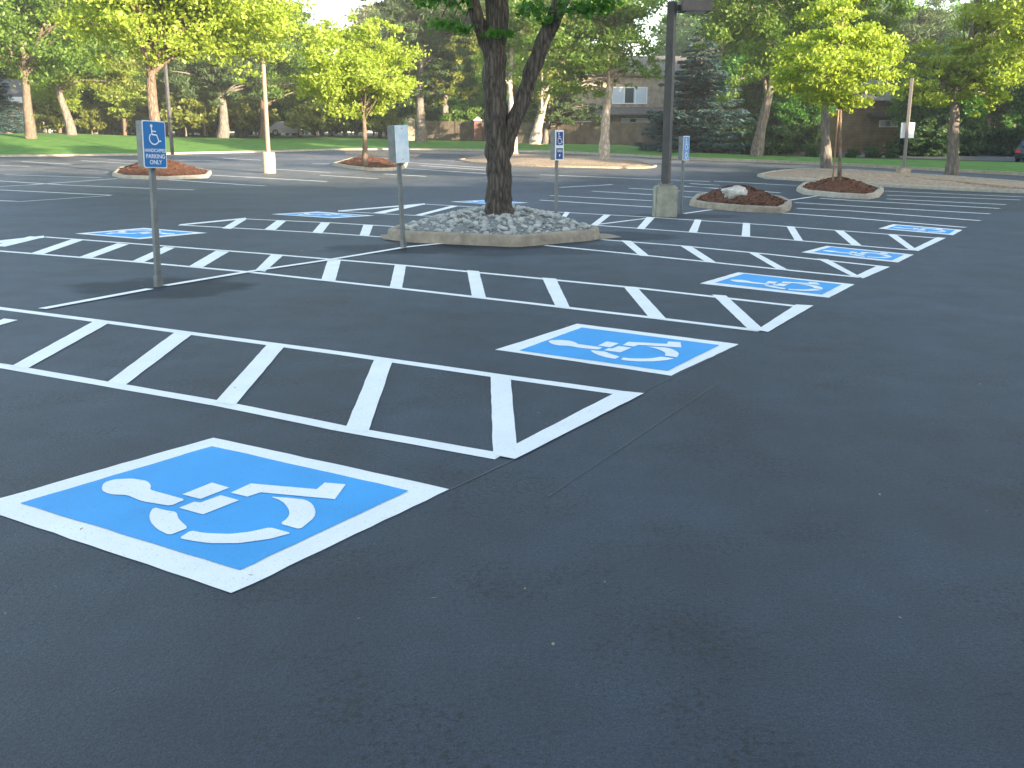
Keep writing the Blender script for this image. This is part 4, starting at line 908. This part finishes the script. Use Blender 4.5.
_tc = _t.nodes.new('ShaderNodeTexCoord'); _mp = _t.nodes.new('ShaderNodeMapping'); _mp.inputs['Rotation'].default_value = (math.pi/2, 0, 0); _t.links.new(_tc.outputs['Object'], _mp.inputs[0]); _t.links.new(_mp.outputs[0], _k.inputs['Vector']); _t.links.new(_k.outputs['Color'], _b.inputs['Base Color']); _b.inputs['Roughness'].default_value = .9
def fence(label, p0, p1, h, npost):
    p0, p1 = Vector(p0), Vector(p1); t = p1-p0; L_ = Vector((t.x, t.y, 0)).length; root = empty('board_fence', p0, label, 'fence', rz=math.atan2(t.y, t.x)); sl = t.z/L_
    mb = MB(); nb = int(L_/.15); rr = random.Random(3)
    for i in range(nb):
        x = i*L_/nb; z = sl*x; hh = h+rr.uniform(-.015, .015); mb.box((x+.004, -.01, z-.1), (x+L_/nb-.004, .012+rr.uniform(0, .008), z+hh))
    mb.build('boards', M_FENCE, root)
    mb = MB()
    for zz in (.3, h-.12): mb.quad((0, .035, zz), (L_, .035, zz+sl*L_), (L_, .035, zz+.09+sl*L_), (0, .035, zz+.09))
    mb.quad((0, -.03, h+.02), (L_, -.03, h+.02+sl*L_), (L_, .05, h+.025+sl*L_), (0, .05, h+.025)); mb.quad((0, -.03, h-.08), (L_, -.03, h-.08+sl*L_), (L_, -.03, h+.02+sl*L_), (0, -.03, h+.02)); mb.build('rail', M_FENCE, root)
    for k in range(npost):
        x = L_*k/(npost-1); mb = MB(); mb.box((x-.06, -.06, sl*x-.2), (x+.06, .0-.012, sl*x+h+.06)); mb.build('fence_post', M_FENCE, root)
    return root
fence('long brown board fence in front of the two storey house', PD(512, 145.5, 90), PD(705, 147.5, 84), 2.0, 9)
fence('brown board fence left of the big trunk between two masonry gate posts', PD(424, 138.5, 99), PD(505, 140, 97), 1.65, 6)
for px, lab in ((411.5, 'tan masonry gate post with a pointed cap at the left end of the fence'), (478, 'brown masonry gate post with a pale cap at the right end of the fence')):
    p = PD(px, 139.5, 97); root = empty('gate_post', p, lab, 'gate post'); s = .36
    MB().box((-s, -s, -.1), (s, s, 1.75)).build('pillar', M_SIDE if px < 450 else M_BRICK, root, bevel=.02)
    mb = MB(); q = s+.08
    c4 = [(-q, -q, 1.75), (q, -q, 1.75), (q, q, 1.75), (-q, q, 1.75)]; mb.quad(*c4[::-1])
    for i in range(4): mb.quad(c4[i], c4[(i+1) % 4], (0, 0, 2.12))
    mb.build('cap', M_TRIM if px > 450 else M_SIDE, root)
M_CURT = mat('curtain_cloth', (.46, .54, .60), .9)
def window(root, x0, x1, z0, z1, y, mull=1, rail=0, name='window'):
    fr = MB(); w_ = .09
    fr.box((x0-w_, y-.05, z0-w_), (x1+w_, y+.0, z0)); fr.box((x0-w_, y-.05, z1), (x1+w_, y, z1+w_)); fr.box((x0-w_, y-.05, z0), (x0, y, z1)); fr.box((x1, y-.05, z0), (x1+w_, y, z1))
    for k in range(mull): x = x0+(x1-x0)*(k+1)/(mull+1); fr.box((x-.04, y-.045, z0), (x+.04, y, z1))
    for k in range(rail): z = z0+(z1-z0)*(k+1)/(rail+1); fr.box((x0, y-.047, z-.05), (x1, y, z+.05))
    f = fr.build(name, M_TRIM, root); g = MB(); g.quad((x0, y-.012, z0), (x1, y-.012, z0), (x1, y-.012, z1), (x0, y-.012, z1)); g.build('pane', M_GLASS, f)
    for u0, u1 in ((.0, .36), (.62, 1.)):
        c = MB(); c.quad(*[(x0+(x1-x0)*u, y-.016, z) for u, z in ((u0, z0), (u1, z0), (u1, z1), (u0, z1))]); c.build('curtain', M_CURT, f)
D = 100.; s = D/F; o0 = PD(600, 146, D)
root = empty('two_storey_house', o0, 'taupe two storey house with white framed windows behind the board fence', 'house')
def hx(px): return (px-600)*s*1.0
def hz(py): return PD(600, py, D).z-o0.z
MB().box((hx(575), 0, -.5), (hx(740), 9, hz(75))).build('wall', M_SIDE, root)
mb = MB(); zl, zu, zt_ = hz(76), hz(75), hz(52)
xl, xr = hx(570), hx(745)
mb.quad((xl, -.6, zl), (xr, -.6, zl), (xr-1.5, 4.5, zt_), (xl+3.5, 4.5, zt_)); mb.quad((xl, 9.6, zl), (xl+3.5, 4.5, zt_), (xr-1.5, 4.5, zt_), (xr, 9.6, zl)); mb.quad((xl, -.6, zl), (xl+3.5, 4.5, zt_), (xl, 9.6, zl)); mb.quad((xr, -.6, zl), (xr, 9.6, zl), (xr-1.5, 4.5, zt_)); mb.quad((xl, -.6, zl), (xl, 9.6, zl), (xr, 9.6, zl), (xr, -.6, zl))
mb.build('roof', M_ROOF, root)
mb = MB(); mb.quad((hx(565), -1.3, hz(114)), (hx(742), -1.3, hz(114)), (hx(742), -.004, hz(107)), (hx(565), -.004, hz(107))); mb.quad((hx(565), -1.3, hz(114)), (hx(742), -1.3, hz(114)), (hx(742), -1.3, hz(115.5)), (hx(565), -1.3, hz(115.5))); mb.quad((hx(565), -1.3, hz(115.5)), (hx(742), -1.3, hz(115.5)), (hx(742), -.004, hz(115.5)), (hx(565), -.004, hz(115.5))); mb.build('lower_roof', M_ROOF, root)
window(root, hx(611.5), hx(643.5), hz(103), hz(88), -.002, 2); window(root, hx(664), hx(676), hz(104), hz(87), -.002, 0); window(root, hx(621), hx(642), hz(126), hz(119), -.002, 0, 1); window(root, hx(644.5), hx(654), hz(126), hz(119), -.002, 1, 1); window(root, hx(661), hx(680), hz(126), hz(119), -.002, 1, 1)
mb = MB(); mb.box((hx(556), -4, -.4), (hx(603), -.02, hz(128))); mb.build('side_wing', M_SIDE, root)
mb = MB(); mb.quad((hx(553), -4.4, hz(127)), (hx(606), -4.4, hz(127)), (hx(606), -.02, hz(118.5)), (hx(553), -.02, hz(118.5))); mb.build('wing_roof', mat('pale_shingles', (.34, .30, .25), .9, var=.2, vscale=2), root)
# brown house on the right
D = 77.; s = D/F; o0 = PD(855, 159, D); root = empty('brown_house', o0, 'brown low house with a small window in the shade behind the right lawn', 'house')
def hx(px): return (px-855)*s
def hz(py): return PD(855, py, D).z-o0.z
MB().box((hx(798), 0, hz(147)), (hx(925), 8, hz(100))).build('wall', M_SIDE2, root)
MB().box((hx(797), -.12, -.6), (hx(926), 8.1, hz(147)-.003)).build('brick_base', M_BRICK, root)
mb = MB(); mb.quad((hx(792), -.8, hz(101)), (hx(931), -.8, hz(101)), (hx(915), 4, hz(70)), (hx(810), 4, hz(70))); mb.quad((hx(792), 8.8, hz(101)), (hx(931), 8.8, hz(101)), (hx(915), 4, hz(70)), (hx(810), 4, hz(70))); mb.quad((hx(792), -.8, hz(101)), (hx(810), 4, hz(70)), (hx(792), 8.8, hz(101))); mb.quad((hx(931), -.8, hz(101)), (hx(915), 4, hz(70)), (hx(931), 8.8, hz(101))); mb.build('roof', M_ROOF, root)
mb = MB(); mb.box((hx(863), -.9, hz(117)), (hx(908), -.004, hz(113.5))); mb.build('canopy', mat('dark_fascia', (.05, .045, .04), .8), root)
window(root, hx(876.5), hx(892.5), hz(126), hz(121.5), -.002, 0)  # dark glass with pale curtains
# stone house at the left edge
D = 99.; s = D/F; o0 = PD(8, 133, D); root = empty('stone_house', o0, 'pale house with a stone porch column cut by the left edge', 'house')
def hx(px): return (px-8)*s
def hz(py): return PD(8, py, D).z-o0.z
MB().box((hx(-70), 1.4, -.5), (hx(24), 9, hz(96))).build('wall', mat('pale_stucco', (.42, .40, .36), .9, var=.1), root)
mb = MB(); mb.box((hx(-74), -.3, hz(103)), (hx(27), 1.39, hz(97))); mb.build('porch_roof', M_TRIM, root)
mb = MB(); mb.box((hx(5), -.1, -.5), (hx(11.5), .5, hz(104))); mb.build('porch_column', mat('tan_stone', (.42, .25, .14), .9, var=.3, vscale=3, bump=.8, bscale=5), root, bevel=.03)
mb = MB(); mb.box((hx(12), -.1, -.5), (hx(14.5), .3, hz(104))); mb.build('porch_trim', M_TRIM, root)
mb = MB(); mb.quad((hx(-76), .9, hz(96.5)), (hx(28), .9, hz(96.5)), (hx(14), 5, hz(76)), (hx(-60), 5, hz(76))); mb.quad((hx(28), .9, hz(96.5)), (hx(28), 9.5, hz(96.5)), (hx(14), 5, hz(76))); mb.quad((hx(-76), 9.5, hz(96.5)), (hx(28), 9.5, hz(96.5)), (hx(14), 5, hz(76)), (hx(-60), 5, hz(76))); mb.build('roof', M_ROOF, root)
window(root, hx(16), hx(23), hz(125), hz(108), 1.398, 0)

# ---------------------------------------------------------------- cars
def car(label, loc, rz, col, cat='car'):
    root = empty('parked_car', loc, label, cat, 'cars parked far behind the lawn', rz=rz)
    m = mat('car_paint', col, .25, .6, .1)
    prof = [(-2.2, .35), (-2.25, .62), (-2.15, .88), (-1.75, .95), (-1.25, 1.38), (-.2, 1.46), (.65, 1.38), (1.2, .98), (1.95, .86), (2.2, .68), (2.22, .38), (1.75, .28), (-1.8, .28)]
    mb = MB(); n = len(prof)
    def sec(y, k): return [(x, y*(1 if z < 1.0 else .80)*k, z) for x, z in prof]
    S = [sec(-.86, 1), sec(-.80, 1), sec(.80, 1), sec(.86, 1)]
    for a in range(3):
        for i in range(n): j = (i+1) % n; mb.quad(S[a][i], S[a][j], S[a+1][j], S[a+1][i])
    mb.quad(*S[0]); mb.quad(*S[3][::-1]); mb.build('body', m, root, smooth=False, weld=True)
    for nm, q in (('windscreen', [(1.14, -.62, 1.03), (1.14, .62, 1.03), (.72, .58, 1.35), (.72, -.58, 1.35)]), ('rear_window', [(-1.70, -.62, 1.03), (-1.70, .62, 1.03), (-1.30, .58, 1.36), (-1.30, -.58, 1.36)])):
        off = Vector((.03 if nm == 'windscreen' else -.03, 0, .03)); b_ = MB(); b_.quad(*[Vector(v)+off for v in q]); b_.build(nm, M_GLASS, root)
    for sy in (-1, 1):
        b_ = MB(); b_.quad((-1.3, sy*.79, 1.0), (.85, sy*.79, 1.0), (.5, sy*.71, 1.36), (-1.05, sy*.71, 1.36)); b_.build('side_window', M_GLASS, root)
        b_ = MB(); b_.box((-2.27, sy*.72-.12, .66), (-2.16, sy*.72+.12, .84)); b_.build('tail_light', mat('red_lens', (.5, .01, .01), .2, .6), root, bevel=.015)
        b_ = MB(); b_.box((2.12, sy*.68-.14, .62), (2.225, sy*.68+.14, .76)); b_.build('headlight', mat('clear_lens', (.7, .7, .7), .1, .8), root, bevel=.015)
        for x in (-1.38, 1.38):
            b_ = MB(); b_.tube([(x, sy*.70, .32), (x, sy*.89, .32)], [.32, .32], 20); t_ = b_.build('wheel', mat('tyre_rubber', (.02, .02, .02), .8), root)
            b_ = MB(); b_.tube([(x, sy*.892, .32), (x, sy*.90, .32)], [.2, .19], 16); b_.build('rim', M_GALV, t_)
    b_ = MB(); b_.box((-2.285, -.25, .48), (-2.255, .25, .60)); b_.build('number_plate', M_SWHITE, root)
    return root
car('white car glimpsed past the left lamp pole beyond the lawn', PD(285, 135, 104)+Vector((0, 0, -.1)), math.radians(35), (.35, .34, .35))
car('dark car with red and white rear lights under the trees at the right edge', PD(1036, 164, 60), math.radians(55), (.03, .04, .06))

# ---------------------------------------------------------------- unseen block added behind the camera to shade the near lot
U = Vector((.7071, .7071, 0)); Vv = Vector((.7071, -.7071, 0))
root = empty('shadow_caster_block', Vv*20+U*20, 'long three storey tan block added outside the picture to shade the near lot', 'building', rz=math.radians(45))
HB = 8.0; L2 = 78
# local x along the facade, -y away from the lot
MB().box((-L2, -14, -.3), (L2, 0, HB)).build('wall', mat('tan_render', (.30, .26, .21), .9, var=.1), root)
MB().box((-L2-.25, -14.25, HB), (L2+.25, .25, HB+.35)).build('parapet', M_CONC, root)
for k in range(3):
    mb = MB(); fr = MB()
    for i in range(26):
        x = -L2+3+i*(2*L2-6)/26; mb.quad((x, .012, .9+k*3.1), (x+3.4, .012, .9+k*3.1), (x+3.4, .012, 2.5+k*3.1), (x, .012, 2.5+k*3.1))
    mb.build('window_band', M_GLASS, root)
for i, (t_, s_, k, sc_) in enumerate([(5, -9, 'c', 1.0), (12, -13, 'a', .95), (17, -12, 'a', 1.05), (55, -6, 'a', 1.1), (62, -9, 'c', 1.2), (74, -4, 'a', 1.1), (86, -8, 'c', 1.2), (-8, -10, 'a', 1.1)]):  # unseen trees added to shade and dapple the lot
    o = copy_tree(PR[k]); o.location = U*t_-Vv*s_; o.location.z = 0; o.scale = (sc_,)*3; o.rotation_euler = (0, 0, i*1.3)
    tag(o, 'tree added outside the picture for its dappled shade on the lot', 'tree', 'trees added for dappled shade')

# ---------------------------------------------------------------- thin evening haze
hm = bpy.data.materials.new('evening_haze'); hm.use_nodes = True; t = hm.node_tree; t.nodes.remove(t.nodes['Principled BSDF'])
pv = t.nodes.new('ShaderNodeVolumePrincipled'); pv.inputs['Density'].default_value = .0007; pv.inputs['Color'].default_value = (.92, .93, .90, 1); pv.inputs['Anisotropy'].default_value = .1
t.links.new(pv.outputs[0], t.nodes['Material Output'].inputs['Volume'])
tag(MB().box((-260, -130, -1.6), (260, 330, 42)).build('haze', hm), kind='stuff')
